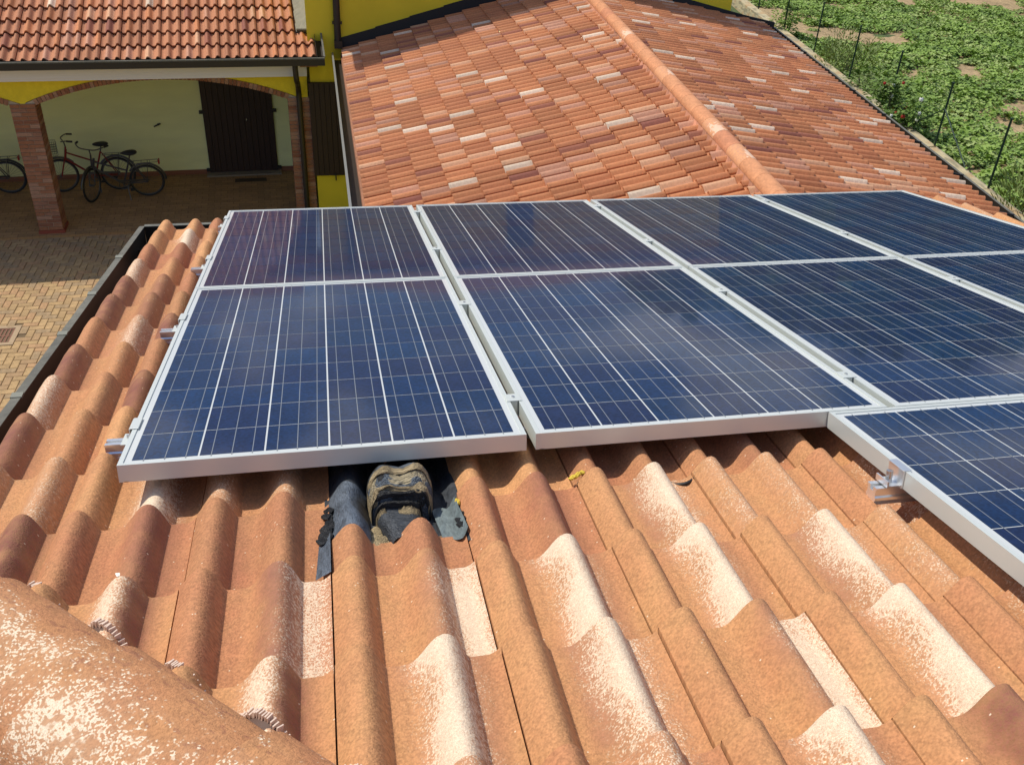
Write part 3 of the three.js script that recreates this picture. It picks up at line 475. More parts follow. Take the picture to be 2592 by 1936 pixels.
function layTiles(list, parent, most = 296) {
  list.sort((a, b) => (b.seen - a.seen) || (a.d - b.d)); const rest = [], inv = new THREE.Matrix4().copy(parent.matrixWorld).invert(), m = new THREE.Matrix4();
  parent.updateWorldMatrix(true, false); inv.copy(parent.matrixWorld).invert();
  list.forEach((t, i) => { m.compose(t.p, t.q, V(1, 1, 1)).premultiply(inv); if (i < most && t.seen) { const e = part('tile', t.g, farMat, parent); m.decompose(e.position, e.quaternion, e.scale); } else { const g = t.g.clone().applyMatrix4(m); rest.push(g); } });
  if (rest.length) { const e = part('tile', mergeGeometries(rest), farMat, parent); e.userData.kind = 'stuff'; }
}

// ================================================================ GROUND, YARD, FIELD
const rg = (a) => a * Math.PI / 180;
structure('ground', (() => { const g = new THREE.PlaneGeometry(400, 400); g.rotateX(-Math.PI / 2); g.translate(0, GY - 0.02, -60); const uv = g.attributes.uv; for (let i = 0; i < uv.count; i++) uv.setXY(i, uv.getX(i) * 160, uv.getY(i) * 160); return g; })(), std({ map: grainTex([0.060, 0.085, 0.026], 0.5, 24, 130, 512, 0.4), roughness: 1 }));
const lineX = (z, off = 0) => 14.09 + (-14.55 - z) * 0.1535 + off;     // the boundary wall's line
{
  const yard = structure('yard_paving', bx(8.2, 0.02, 10.2, -5.4, GY - 0.022 + 0.004, -9.55), std({ map: grainTex([0.16, 0.11, 0.06], 0.4, 40, 131, 256, 0.3), roughness: 1 }));
  // herringbone of buff bricks
  const W = 0.1085, mats = [[0.39, 0.255, 0.122], [0.36, 0.235, 0.115], [0.42, 0.275, 0.135], [0.34, 0.215, 0.112], [0.395, 0.235, 0.12], [0.33, 0.225, 0.125]].map((c, i) => std({ map: grainTex(c, 0.22, 20, 140 + i, 64, 0.25), roughness: 0.95 }));
  const chamfer = (w, d) => { const a = w / 2 - 0.003, b = d / 2 - 0.003, e = 0.006, h = 0.03; const ring = (x, y, z) => [[-x, y, -z], [x, y, -z], [x, y, z], [-x, y, z]]; const v = [...ring(a, 0, b), ...ring(a, h - e, b), ...ring(a - e, h, b - e)]; return poly(v, [[8, 11, 10, 9], ...[0, 1, 2, 3].flatMap((i) => { const j = (i + 1) % 4; return [[i, 4 + i, 4 + j, j], [4 + i, 8 + i, 8 + j, 4 + j]]; })], (q) => [q[0] * 4, q[2] * 4]); };
  const gH = chamfer(2 * W, W), gV = chamfer(W, 2 * W), list = [], r = rng(8);
  const inDrain = (x, z) => x > -4.82 && x < -4.0 && z > -11.28 && z < -10.70;
  for (let i = -80; i < 0; i++) for (let j = -80; j < 60; j++) {
    const t = (((i - j) % 4) + 4) % 4; if (t !== 0 && t !== 3) continue;
    const x = -1.4 + i * W + (t === 0 ? W : W / 2), z = -9.6 + j * W + (t === 0 ? W / 2 : W), k = Math.floor(r() * mats.length), dy = r() * 0.004, a = (r() - 0.5) * 0.02;
    if (x < -9.2 || z < -14.62 || z > -4.6 || inDrain(x, z)) continue;
    const p = V(x, GY - 0.024 + dy, z), edgeX = R(-0.54, 0, 0).x; // hidden behind the near roof: joined with the rest
    const q = p.clone().project(camera), hid = x > -2.2 - Math.max(0, (-13 - z)) * 0.0;
    list.push({ g: t === 0 ? gH : gV, p, k, a, d: p.distanceTo(camera.position), seen: Math.abs(q.x) < 1.04 && Math.abs(q.y) < 1.04 && !hid && z < -8.2 });
  }
  list.sort((a, b) => (b.seen - a.seen) || (a.d - b.d)); const rest = mats.map(() => []);
  list.forEach((b, i) => { if (b.seen && i < 296) { const m = part('brick', b.g, mats[b.k], yard); m.position.copy(b.p); m.rotation.y = b.a; } else { const g = b.g.clone(); g.rotateY(b.a); g.translate(b.p.x, b.p.y, b.p.z); rest[b.k].push(g); } });
  rest.forEach((a, k) => { if (a.length) { const m = part('brick', merge(a), mats[k], yard); m.userData.kind = 'stuff'; } });
}
{ // drain cover
  const o = thing('drain_cover', 'reddish slotted drain cover in a pale frame, set in the herringbone bricks', 'drain cover', [-4.41, GY - 0.012, -10.99]);
  const fm = std({ map: grainTex([0.38, 0.27, 0.165], 0.2, 20, 150, 64), roughness: 0.9 }), gm = std({ map: grainTex([0.20, 0.085, 0.05], 0.25, 20, 151, 64), roughness: 0.8 });
  part('frame', merge([bx(0.80, 0.03, 0.07, 0, 0.005, -0.25), bx(0.80, 0.03, 0.07, 0, 0.005, 0.25), bx(0.07, 0.03, 0.43, -0.365, 0.005, 0), bx(0.07, 0.03, 0.43, 0.365, 0.005, 0)]), fm, o);
  const bars = [bx(0.66, 0.02, 0.03, 0, 0.002, 0), bx(0.66, 0.02, 0.025, 0, 0.002, -0.2), bx(0.66, 0.02, 0.025, 0, 0.002, 0.2)]; for (let i = 0; i < 13; i++) for (const z of [-0.1, 0.1]) bars.push(bx(0.024, 0.02, 0.17, -0.318 + i * 0.053, 0.002, z));
  part('grating', merge(bars), gm, o); part('pit', bx(0.7, 0.004, 0.46, 0, -0.007, 0), M.black, o);
}
// ---- field behind the boundary wall
structure('field_soil', (() => {
  const nx = 120, nz = 140, pos = [], uv = [], idx = []; for (let j = 0; j <= nz; j++) for (let i = 0; i <= nx; i++) { const z = -72 + 70 * j / nz, x = lineX(z, 0.12) + Math.pow(i / nx, 1.4) * 60; pos.push(x, GY + 0.03 * pn(x * 1.1, z * 1.1) + 0.05 * pn(x * 0.4, z * 0.4) * smooth(0, 0.1, i / nx), z); uv.push(x * 0.4, z * 0.4); }
  for (let j = 0; j < nz; j++) for (let i = 0; i < nx; i++) { const a = j * (nx + 1) + i, b = a + nx + 1; idx.push(a, b, b + 1, a, b + 1, a + 1); }
  const g = new THREE.BufferGeometry(); g.setAttribute('position', new THREE.Float32BufferAttribute(pos, 3)); g.setAttribute('uv', new THREE.Float32BufferAttribute(uv, 2)); g.setIndex(idx); g.computeVertexNormals(); return g;
})(), std({ map: grainTex([0.33, 0.235, 0.125], 0.45, 24, 160, 512, 0.25), bumpMap: grainBump, bumpScale: 0.02, roughness: 1 }));
const leafMats = [[0.20, 0.325, 0.034], [0.25, 0.375, 0.055], [0.135, 0.235, 0.022], [0.32, 0.41, 0.11]].map((c) => phys({ color: new THREE.Color(...c), roughness: 0.72, side: THREE.DoubleSide, transmission: 0.25, thickness: 0 }));
function leafBlade(pos, base, dir, len, wid, droop, nrm) { // folded blade of six triangles
  const side = V().crossVectors(dir, nrm).normalize(), p = (t, s, lift) => base.clone().addScaledVector(dir, len * t).addScaledVector(side, wid * s).addScaledVector(nrm, lift).add(V(0, -droop * t * t * len, 0));
  const a = p(0, 0, 0), b1 = p(0.35, 0.5, 0.12 * wid), b2 = p(0.35, -0.5, 0.12 * wid), m = p(0.4, 0, -0.08 * wid), c1 = p(0.7, 0.42, 0.1 * wid), c2 = p(0.7, -0.42, 0.1 * wid), m2 = p(0.72, 0, -0.06 * wid), e = p(1, 0, 0);
  for (const t of [[a, m, b1], [a, b2, m], [b1, m, m2], [b1, m2, c1], [b2, m2, m], [b2, c2, m2], [c1, m2, e], [c2, e, m2]]) for (const q of t) pos.push(q.x, q.y, q.z);
}
function plantGeo(r, n, h, spread, len, wid) { const pos = []; for (let i = 0; i < n; i++) { const a = r() * 6.283, el = 0.15 + r() * 0.8, q = Math.sqrt(r()) * spread, b = V(Math.cos(a) * q, h * (0.35 + 0.65 * r()) * (1 - 0.5 * q / spread), Math.sin(a) * q), a2 = a + (r() - 0.5) * 2, d = V(Math.cos(a2) * Math.cos(el), Math.sin(el) - 0.35, Math.sin(a2) * Math.cos(el)).normalize(), nn = V((r() - 0.5) * 0.8 - 0.25, 1, (r() - 0.5) * 0.8 + 0.1).normalize(); leafBlade(pos, b, d, len * (0.7 + 0.6 * r()), wid * (0.7 + 0.6 * r()), 0.3, nn); } const g = new THREE.BufferGeometry(); g.setAttribute('position', new THREE.Float32BufferAttribute(pos, 3)); g.computeVertexNormals(); return g; }
{
  const r = rng(61), G = [0, 1, 2].map((k) => plantGeo(r, 58, 0.27, 0.29, 0.115, 0.09)), sets = [[], [], [], [], [], []];
  let tries = 0; const m = new THREE.Matrix4(), q = new THREE.Quaternion();
  while (tries++ < 15000) {
    const z = -60 + 56 * r(), x = lineX(z, 0.35) + Math.pow(r(), 1.15) * 34; const bare = 0.62 * pn(x * 0.33, z * 0.33, 4.4) + 0.4 * pn(x * 0.9, z * 0.9, 2.2);
    if (bare > 0.06 + 0.18 * r()) continue; const p = V(x, GY - 0.02, z); if (!inView(p, 1.15)) continue;
    const s = (0.65 + 0.65 * r()) * (1 - 0.5 * smooth(-0.05, 0.25, bare)); q.setFromAxisAngle(V(0, 1, 0), r() * 6.283); sets[Math.floor(r() * 6)].push(m.compose(p, q, V(s, s * (0.8 + 0.4 * r()), s)).clone());
  }
  sets.forEach((a, i) => { const im = new THREE.InstancedMesh(G[i % 3], leafMats[i % 3 === 2 ? (i > 2 ? 3 : 2) : (i % 2)], a.length); a.forEach((e, k) => im.setMatrixAt(k, e)); im.name = numbered('crop_plants'); im.castShadow = im.receiveShadow = true; im.userData.kind = 'stuff'; im.userData.label = 'leafy green vegetable crop covering the field beyond the posts'; im.userData.category = 'crop'; scene.add(im); });
}
// ---- low boundary wall, posts and wires
{
  const wall = thing('boundary_wall', 'low stained concrete wall between the red roof and the field', 'wall', [0, 0, 0]);
  const mat = std({ map: tex(512, 128, (x, y) => { const n = fbm(x, y, 20, 170, 4), b = fbm(x, y, 5, 171, 3), st = smooth(0.52, 0.72, fbm(x, y * 0.3, 12, 172, 3)), gr = smooth(0.55, 0.7, fbm(x, y, 9, 174, 3)); let c = mix3([0.50, 0.41, 0.235], [0.36, 0.31, 0.20], b); c = c.map((k) => k * (0.75 + 0.5 * n)); c = mix3(c, [0.40, 0.20, 0.07], st * 0.45); return mix3(c, [0.16, 0.15, 0.10], gr * 0.6); }), bumpMap: grainBump, bumpScale: 0.006, roughness: 0.95 });
  const top = -5.2, a = Math.atan(0.1535); // blocks of about 2.6 m with a pale open joint between them
  for (let k = 0; k < 15; k++) { const z0 = -9.2 - k * 2.66, z1 = z0 - 2.63, P = []; for (const y of [GY - 0.05, top - 0.02 * hash2(k, 3)]) for (const [z, o] of [[z0, -0.30], [z0, 0.03], [z1, 0.03], [z1, -0.30]]) P.push([lineX(z, o), y, z]); part('wall_block', poly(P, [[0, 3, 2, 1], [4, 5, 6, 7], [0, 1, 5, 4], [1, 2, 6, 5], [2, 3, 7, 6], [3, 0, 4, 7]], (q) => [q[2] * 0.25 + k * 0.37, q[1] * 1.0 + q[0] * 0.8]), mat, wall); }
  part('coping_edge', hexa([[lineX(-9.2, 0.035), GY, -9.2], [lineX(-9.2, 0.12), GY, -9.2], [lineX(-49, 0.12), GY, -49], [lineX(-49, 0.035), GY, -49], [lineX(-9.2, 0.035), top - 0.06, -9.2], [lineX(-9.2, 0.12), top - 0.06, -9.2], [lineX(-49, 0.12), top - 0.06, -49], [lineX(-49, 0.035), top - 0.06, -49]]), std({ map: grainTex([0.30, 0.27, 0.19], 0.4, 30, 176, 128, 0.4), roughness: 1 }), wall);
  const fence = thing('wire_fence', 'thin dark green metal fence posts with fine wires along the field', 'fence', [0, 0, 0]);
  const gm = std({ color: new THREE.Color(0.012, 0.035, 0.022), roughness: 0.5, metalness: 0.3 }), zs = [-11.9, -14.55, -17.22, -20.12, -23.06, -26.27, -29.61, -33.0, -36.4];
  zs.forEach((z) => { const x = lineX(z, 0.0); part('post', merge([bar(V(x, top - 0.3, z), V(x + 0.02, -3.76, z), 0.024, 8), bx(0.06, 0.012, 0.06, x + 0.02, -3.755, z)]), gm, fence); });
  part('brace', bar(V(lineX(-17.22), -4.35, -17.22), V(lineX(-15.75, 0.06), -5.2, -15.75), 0.016, 6), gm, fence); part('brace', bar(V(lineX(-17.22), -4.35, -17.22), V(lineX(-18.8, 0.06), -5.2, -18.8), 0.016, 6), gm, fence);
  const wires = []; for (const y of [-3.9, -4.35, -4.8]) wires.push(bar(V(lineX(-11.9), y, -11.9), V(lineX(-36.4), y, -36.4), 0.0016, 4)); part('wire', merge(wires), gm, fence);
}
// ---- shrubs
function shrub(name, label, [x, y, z], n, h, rad, len, wid, mat, seed, cone = 0) {
  const o = thing(name, label, 'shrub', [x, y, z]), r = rng(seed), pos = []; const st = [];
  for (let i = 0; i < 9; i++) { const a = r() * 6.283, q = rad * 0.6 * r(); st.push(bar(V(0.05 * Math.cos(a), 0, 0.05 * Math.sin(a)), V(q * Math.cos(a), h * (0.5 + 0.4 * r()), q * Math.sin(a)), 0.012, 5, 0.005)); }
  part('stem', merge(st), std({ color: new THREE.Color(0.08, 0.06, 0.035) }), o);
  const clumps = []; for (let i = 0; i < 16; i++) { const a = r() * 6.283, q = rad * Math.sqrt(r()) * 0.85; clumps.push([q * Math.cos(a), h * (0.2 + 0.8 * r()) * (1 - 0.45 * q / rad), q * Math.sin(a), rad * (0.22 + 0.24 * r())]); }
  for (let i = 0; i < n; i++) { const c = clumps[Math.floor(r() * clumps.length)], a = r() * 6.283, e = (r() - 0.4) * 2.2, k = c[3] * Math.cbrt(r()), b = V(c[0] + k * Math.cos(a) * Math.cos(e), Math.max(0.02, c[1] + k * Math.sin(e)), c[2] + k * Math.sin(a) * Math.cos(e)), d = V(Math.cos(a), cone ? 1.6 : 0.3 + (r() - 0.5), Math.sin(a)).normalize(); leafBlade(pos, b, d, len * (0.6 + 0.8 * r()), wid * (0.6 + 0.8 * r()), 0.2, V(r() - 0.5, 1, r() - 0.5).normalize()); }
  const g = new THREE.BufferGeometry(); g.setAttribute('position', new THREE.Float32BufferAttribute(pos, 3)); g.computeVertexNormals(); part('foliage', g, mat, o); return { o, clumps };
}
const yel = phys({ color: new THREE.Color(0.16, 0.22, 0.03), roughness: 0.6, side: THREE.DoubleSide, transmission: 0.35, thickness: 0 }), dk = leafMats[2], mid = leafMats[1];
{
  const rz = -19.2, { o, clumps } = shrub('rose_bush', 'dark rose bush with a few white and red blooms, growing over the low wall', [lineX(rz, -0.15), GY, rz], 1500, 1.35, 1.0, 0.13, 0.08, dk, 71);
  const r = rng(72), wm = std({ color: new THREE.Color(0.82, 0.80, 0.78), roughness: 0.7 }), rm = std({ color: new THREE.Color(0.42, 0.018, 0.015), roughness: 0.7 });
  const bloom = (() => { const gs = []; for (let i = 0; i < 9; i++) { const g = new THREE.SphereGeometry(0.035, 6, 4, 0, Math.PI); g.scale(1, 1, 0.5); g.rotateY(i * 0.8); g.translate(0.02 * Math.sin(i * 0.8), 0.008 * (i % 3), 0.02 * Math.cos(i * 0.8)); gs.push(g); } return merge(gs); })();
  for (let i = 0; i < 13; i++) { const c = clumps[i % clumps.length], b = part('bloom', bloom, i % 2 ? rm : wm, o); b.position.set(c[0] - c[3] * 0.4, Math.min(1.5, c[1] + c[3] * 0.75), c[2] + c[3] * 0.7); b.scale.setScalar(0.8 + 0.5 * r()); b.userData.label = i % 2 ? 'red rose bloom' : 'white rose bloom'; }
}
shrub('leafy_shrub', 'yellow-green feathery shrub behind the wall, left of the rose bush', [lineX(-25.0, 0.7), GY, -25.0], 1500, 1.1, 1.2, 0.15, 0.03, yel, 81, 1);
shrub('leafy_shrub', 'small yellow-green shrub hugging the wall just left of the rose bush', [lineX(-22.4, 0.2), GY, -22.4], 700, 0.75, 0.7, 0.12, 0.04, yel, 82);
shrub('leafy_shrub', 'yellow-green feathery shrub at the near end of the low wall, cut by the photo edge', [lineX(-12.9, 0.25), GY, -12.9], 1700, 1.0, 1.15, 0.16, 0.03, yel, 83, 1);
shrub('leafy_shrub', 'dark upright shrub by the far fence post at the top of the photo', [lineX(-29.8, 0.15), GY, -29.8], 900, 1.5, 0.5, 0.10, 0.06, mid, 84);
// grass verge between the red roof and the low wall
{
  const r = rng(91), pos = []; for (let i = 0; i < 9000; i++) { const z = -34 + 20 * r(), x = 8.6 + (lineX(z, -0.2) - 8.6) * r(), a = r() * 6.283; const b = V(x, GY - 0.02, z), s = 0.05 + 0.07 * r(), t = b.clone().add(V(0.05 * Math.cos(a), s * 1.4, 0.05 * Math.sin(a))), w = V(-Math.sin(a) * 0.012, 0, Math.cos(a) * 0.012); for (const q of [b.clone().add(w), b.clone().sub(w), t]) pos.push(q.x, q.y, q.z); }
  const g = new THREE.BufferGeometry(); g.setAttribute('position', new THREE.Float32BufferAttribute(pos, 3)); g.computeVertexNormals(); const m = part('grass', g, mid, scene); m.userData.kind = 'stuff'; m.userData.label = 'short grass strip between the yellow house and the low wall'; m.userData.category = 'grass';
}
{ // woodland far behind the field: its dark reflection lies in the far right panels
  const r = rng(95), g0 = (() => { const pos = []; for (let i = 0; i < 260; i++) { const a = r() * 6.283, e = Math.asin(2 * r() - 1), k = 0.75 + 0.25 * r(), b = V(k * Math.cos(a) * Math.cos(e), k * Math.sin(e), k * Math.sin(a) * Math.cos(e)); leafBlade(pos, b, V(r() - 0.5, r() - 0.5, r() - 0.5).normalize(), 0.5, 0.35, 0.1, V(r() - 0.5, 1, r() - 0.5).normalize()); } const g = new THREE.BufferGeometry(); g.setAttribute('position', new THREE.Float32BufferAttribute(pos, 3)); g.computeVertexNormals(); return g; })();
  const n = 150, im = new THREE.InstancedMesh(g0, leafMats[2], n), m = new THREE.Matrix4(); for (let i = 0; i < n; i++) { const az = rg(21 + 40 * r()), d = 62 + 16 * r(), s = 2.2 + 2.2 * r(); m.compose(V(Math.sin(az) * d, GY + 1.5 + 10 * r(), -Math.cos(az) * d), new THREE.Quaternion(), V(s, s, s)); im.setMatrixAt(i, m); }
  im.name = 'woodland'; im.userData.kind = 'stuff'; im.userData.label = 'dark woodland far beyond the vegetable field'; im.userData.category = 'trees'; im.castShadow = true; scene.add(im);
}

// ================================================================ YELLOW HOUSE (tall part behind the red roof)
const WZ = -14.78;
{
  const h = thing('yellow_house', 'tall yellow plastered house wall with a brown downpipe, behind the red roof', 'house', [0.36, GY, WZ]);
  const X = (x) => x - 0.36, Y = (y) => y - GY, top = 0.32;
  const wins = [[3.72, 4.2, -1.15, 0.1]];
  part('wall', bx(7.48, top - GY, 9, X(4.10), Y((top + GY) / 2), -4.5), M.stucco, h);
  // roof: overhanging slab with sloping tile-coloured faces and a gutter
  const rm = std({ map: grainTex([0.42, 0.175, 0.085], 0.35, 40, 180, 256, 0.35), roughness: 0.9 });
  const ov = 0.50, x0 = -0.92, x1 = 7.48 + ov, z0 = ov, z1 = -9.3, y0 = Y(top), xm = (x0 + x1) / 2;
  const rf = part('roof', poly([[x0, y0, z0], [x1, y0, z0], [x1, y0, z1], [x0, y0, z1], [x0, y0 + 0.14, z0], [x1, y0 + 0.14, z0], [x1, y0 + 0.14, z1], [x0, y0 + 0.14, z1], [x0 + 3.4, y0 + 0.95, -4.4], [x1 - 3.4, y0 + 0.95, -4.4]], [[0, 3, 2, 1], [0, 1, 5, 4], [1, 2, 6, 5], [2, 3, 7, 6], [3, 0, 4, 7], [4, 5, 9, 8], [5, 6, 9], [6, 7, 8, 9], [7, 4, 8]]), rm, h);
  part('gutter', bx(x1 - x0, 0.11, 0.12, xm, y0 + 0.07, z0 + 0.062), M.brown, h);
  part('downpipe', merge([bar(V(X(0.885), Y(top) + 0.02, 0.085), V(X(0.865), Y(-2.32), 0.085), 0.058, 14), bx(0.16, 0.035, 0.1, X(0.868), Y(-2.02), 0.06), bx(0.13, 0.12, 0.14, X(0.868), Y(-2.36), 0.08)]), M.brown, h);
  { const [a, b, c, d] = wins[0]; const w = part('shutter', bx(b - a, d - c, 0.05, X((a + b) / 2), Y((c + d) / 2), 0.027), M.darkwood, h); part('sill', bx(b - a + 0.2, 0.05, 0.2, X((a + b) / 2), Y(c) - 0.03, 0.102), M.mortar, h); }
  { // closed brown shutter low on the wall, boards one by one
    const [a, b, c, d] = [0.322, 0.862, -4.665, -3.01], sh = part('shutter', bx(b - a, d - c, 0.03, X((a + b) / 2), Y((c + d) / 2), 0.018), M.darkwood, h);
    const n = 6, w = (b - a) / n; for (let i = 0; i < n; i++) part('board', bx(w - 0.008, d - c, 0.018, X(a + w * (i + 0.5)), Y((c + d) / 2), 0.043, 0, 0.003), M.darkwood, sh);
    part('catch', merge([bx(0.02, 0.14, 0.02, X(0.70), Y(c) - 0.02, 0.06), bx(0.05, 0.02, 0.03, X(0.70), Y(c) + 0.02, 0.066)]), M.black, sh);
  }
  // black flashing along the foot of the wall, in lapped lengths stepping up the slope
  const fl = []; const y = (x) => -2.45 + 0.3 * (x - 0.92) + 0.05;
  for (let i = 0; i < 7; i++) { const xa = 0.92 + i * 0.58, xb = Math.min(xa + 0.6, 4.9), k = 0.004 * (i % 2); fl.push(hexa([[X(xa), Y(y(xa)) - 0.12, 0.004], [X(xb), Y(y(xb)) - 0.12, 0.004], [X(xb), Y(y(xb)) - 0.12, 0.03 + k], [X(xa), Y(y(xa)) - 0.12, 0.03 + k], [X(xa), Y(y(xa)) + 0.13, 0.004], [X(xb), Y(y(xb)) + 0.115, 0.004], [X(xb), Y(y(xb)) + 0.115, 0.016 + k], [X(xa), Y(y(xa)) + 0.13, 0.016 + k]])); }
  const yr = (x) => -1.256 - 0.232 * (x - 4.93) + 0.03; for (let i = 0; i < 5; i++) { const xa = 4.95 + i * 0.72, xb = xa + 0.73, k = 0.004 * (i % 2); fl.push(hexa([[X(xa), Y(yr(xa)) - 0.1, 0.004], [X(xb), Y(yr(xb)) - 0.1, 0.004], [X(xb), Y(yr(xb)) - 0.1, 0.03 + k], [X(xa), Y(yr(xa)) - 0.1, 0.03 + k], [X(xa), Y(yr(xa)) + 0.1, 0.004], [X(xb), Y(yr(xb)) + 0.1, 0.004], [X(xb), Y(yr(xb)) + 0.1, 0.016 + k], [X(xa), Y(yr(xa)) + 0.1, 0.016 + k]])); }
  part('flashing', merge(fl), M.black, h);
  // air-conditioner-like dark louvre is not shown; nothing else on this wall
}

// ================================================================ RED-ROOFED WING
{
  const wing = thing('red_roofed_wing', 'low wing under a mottled red tile roof with one long ridge', 'house', [0, 0, 0]);
  const zN = -4.25, zF = WZ + 0.03, xe = (z) => 8.49 - 0.1497 * (z + 14.66), yl = (x) => -2.45 + 0.3 * (x - 0.92), yrp = (x, z) => -2.0 + 0.2 * (xe(z) - x), xr = (z) => (-2.0 + 0.2 * xe(z) + 2.45 + 0.276) / 0.5;
  const sink = 0.075;
  part('wall', merge([hexa([[1.3, GY, zN - 0.2], [xe(zN) - 0.4, GY, zN - 0.2], [xe(zF) - 0.4, GY, zF], [1.3, GY, zF], [1.3, -2.62, zN - 0.2], [xe(zN) - 0.4, -2.2, zN - 0.2], [xe(zF) - 0.4, -2.2, zF], [1.3, -2.62, zF]])]), M.stucco, wing);
  const P = (x, y, z) => [x, y - sink, z];
  const rf = part('roof', poly([P(0.90, yl(0.90), zN), P(xr(zN), yl(xr(zN)), zN), P(xr(zF), yl(xr(zF)), zF), P(0.90, yl(0.90), zF), P(xe(zN), -2.0, zN), P(xe(zF), -2.0, zF), P(0.90, yl(0.90) - 0.1, zN), P(xe(zN), -2.1, zN), P(xe(zF), -2.1, zF), P(0.90, yl(0.90) - 0.1, zF)], [[0, 1, 2, 3], [1, 4, 5, 2], [0, 6, 7, 4, 1], [3, 2, 5, 8, 9], [6, 9, 8, 7], [0, 3, 9, 6], [4, 7, 8, 5]]), M.deck, wing);
  rf.updateWorldMatrix(true, false);
  const list = [], Dl = V(-1, -0.3, 0).normalize(), Nl = V(-0.3, 1, 0).normalize();
  const oL = V(0.92, -2.45, zN).addScaledVector(Nl, -0.055), nC = Math.floor((zN - zF) / TW);
  tileField(list, { o: oL, D: Dl, N: Nl, cols: nC + 1, rows: 15, exp: 0.306, limit: (u) => (xr(zN - u) - 0.92) * Math.hypot(1, 0.3) - 0.03, seed: 21 });
  const g = V(0.2, 1, 0.2 * 0.1497), Nr = g.clone().normalize(), Dr = V(g.x, -(g.x * g.x + g.z * g.z), g.z).normalize(), oR = V(xe(zF), -2.0, zF).addScaledVector(Nr, -0.055), Fr = frameFrom(Dr, Nr);
  tileField(list, { o: oR, D: Dr, N: Nr, cols: Math.ceil((zN - zF) / Math.abs(Fr.x.z) / TW), rows: 14, exp: 0.306, limit: (u) => { const z = zF + u * Fr.x.z; return (xe(z) - xr(z)) * 0.989 * 1.022 - 0.05; }, seed: 23, wts: [8, 8, 5, 6, 6, 3.5, 2.6, 10, 8, 3.5, 4.6, 6, 6, 1.4, 7, 6, 3.4] });
  layTiles(list, rf, 296);
  // ridge of cap tiles and its mortar skirt
  const A = V(xr(zN), yl(xr(zN)), zN), B = V(xr(zF), yl(xr(zF)), zF), dir = V().subVectors(B, A).normalize(), L = A.distanceTo(B), side = V().crossVectors(dir, V(0, 1, 0)).normalize(), up = V().crossVectors(side, dir).normalize();
  const rd = part('ridge', (() => { const v = []; for (const t of [0, L]) for (const [s, y] of [[-0.118, -0.062], [-0.07, 0.03], [0.07, 0.03], [0.118, -0.062]]) v.push(A.clone().addScaledVector(dir, t).addScaledVector(side, s).addScaledVector(up, y).toArray()); return poly(v, [[0, 1, 5, 4], [1, 2, 6, 5], [2, 3, 7, 6], [0, 3, 2, 1], [4, 5, 6, 7]]); })(), std({ map: grainTex([0.42, 0.18, 0.105], 0.5, 30, 190, 128, 0.5), roughness: 0.9 }), wing);
  const cm = [[0.57, 0.25, 0.118], [0.55, 0.235, 0.11], [0.50, 0.20, 0.10]].map((c, i) => [std({ map: grainTex(c, 0.22, 20, 191 + i, 128, 0.2), roughness: 0.85, side: THREE.DoubleSide }), 0][0]);
  cm.push(...[0, 1].map((k) => std({ map: tex(128, 128, (x, y) => { const n = fbm(x, y, 26, 196 + k, 3), b = smooth(0.50, 0.58, fbm(x, y, 14, 198 + k, 3) * 0.6 + 0.5 * Math.exp(-Math.pow((y - 0.34 - 0.3 * k) / 0.2, 2)) * smooth(0.9, 0.1, x)); return mix3([0.60 * (0.8 + 0.4 * n), 0.285 * (0.8 + 0.4 * n), 0.145], [0.72, 0.50, 0.36], b * 0.8); }), roughness: 0.85, side: THREE.DoubleSide })));
  const capG = (() => { const n = 16, pos = [], uv = [], idx = [], Lc = 0.44; for (let j = 0; j <= 2; j++) for (let k = 0; k <= n; k++) { const t = j / 2, a = mix(-1.75, 1.75, k / n), r = mix(0.0960, 0.094, t); pos.push(r * Math.sin(a), r * 0.85 * Math.cos(a) + mix(0.0015, 0, t), -Lc * t); uv.push(t, k / n); } for (let j = 0; j < 2; j++) for (let k = 0; k < n; k++) { const p = j * (n + 1) + k, q = p + n + 1; idx.push(p, p + 1, q + 1, p, q + 1, q); } const b = pos.length / 3; for (let k = 0; k <= n; k++) { const a = mix(-1.75, 1.75, k / n), r = 0.0935; pos.push(r * Math.sin(a), r * 0.85 * Math.cos(a) + 0.001, 0.002); uv.push(0, k / n); } for (let k = 0; k < n; k++) idx.push(k, b + k, b + k + 1, k, b + k + 1, k + 1); const q = new THREE.BufferGeometry(); q.setAttribute('position', new THREE.Float32BufferAttribute(pos, 3)); q.setAttribute('uv', new THREE.Float32BufferAttribute(uv, 2)); q.setIndex(idx); return toCreasedNormals(q, 0.8); })();
  const rq = new THREE.Quaternion().setFromRotationMatrix(new THREE.Matrix4().makeBasis(side, up, dir.clone().negate())), rr = rng(25), n = Math.floor(L / 0.385);
  const pat = [0, 1, 0, 0, 4, 2, 3, 1, 0, 1, 0, 4, 1, 0, 0, 1, 3, 0, 1, 2, 0, 0, 1, 3, 0];
  for (let i = 0; i < n; i++) { const c = part('cap_tile', capG, cm[pat[i % pat.length]], rd); c.position.copy(A).addScaledVector(dir, i * 0.385).addScaledVector(up, 0.012); c.quaternion.copy(rq); }
  // gutters
  const gl = gutterRun(V(0.775, -2.52, zN), V(0.775, -2.52, zF + 0.02), 0.15, 0.11, V(-1, 0, 0)), gr = gutterRun(V(xe(zN) + 0.25, -2.10, zN), V(xe(zF) + 0.25, -2.10, zF - 0.1), 0.26, 0.10, V(1, 0, 0));
  const gl0 = part('gutter', gl[0], M.brown, wing), gg = part('gutter', gr[0], M.brown, wing); part('gutter_lip', merge([gl[1]]), std({ color: new THREE.Color(0.33, 0.33, 0.31), roughness: 0.4, metalness: 0.5 }), gl0); part('gutter_lip', merge([gr[1]]), M.lip, gg);
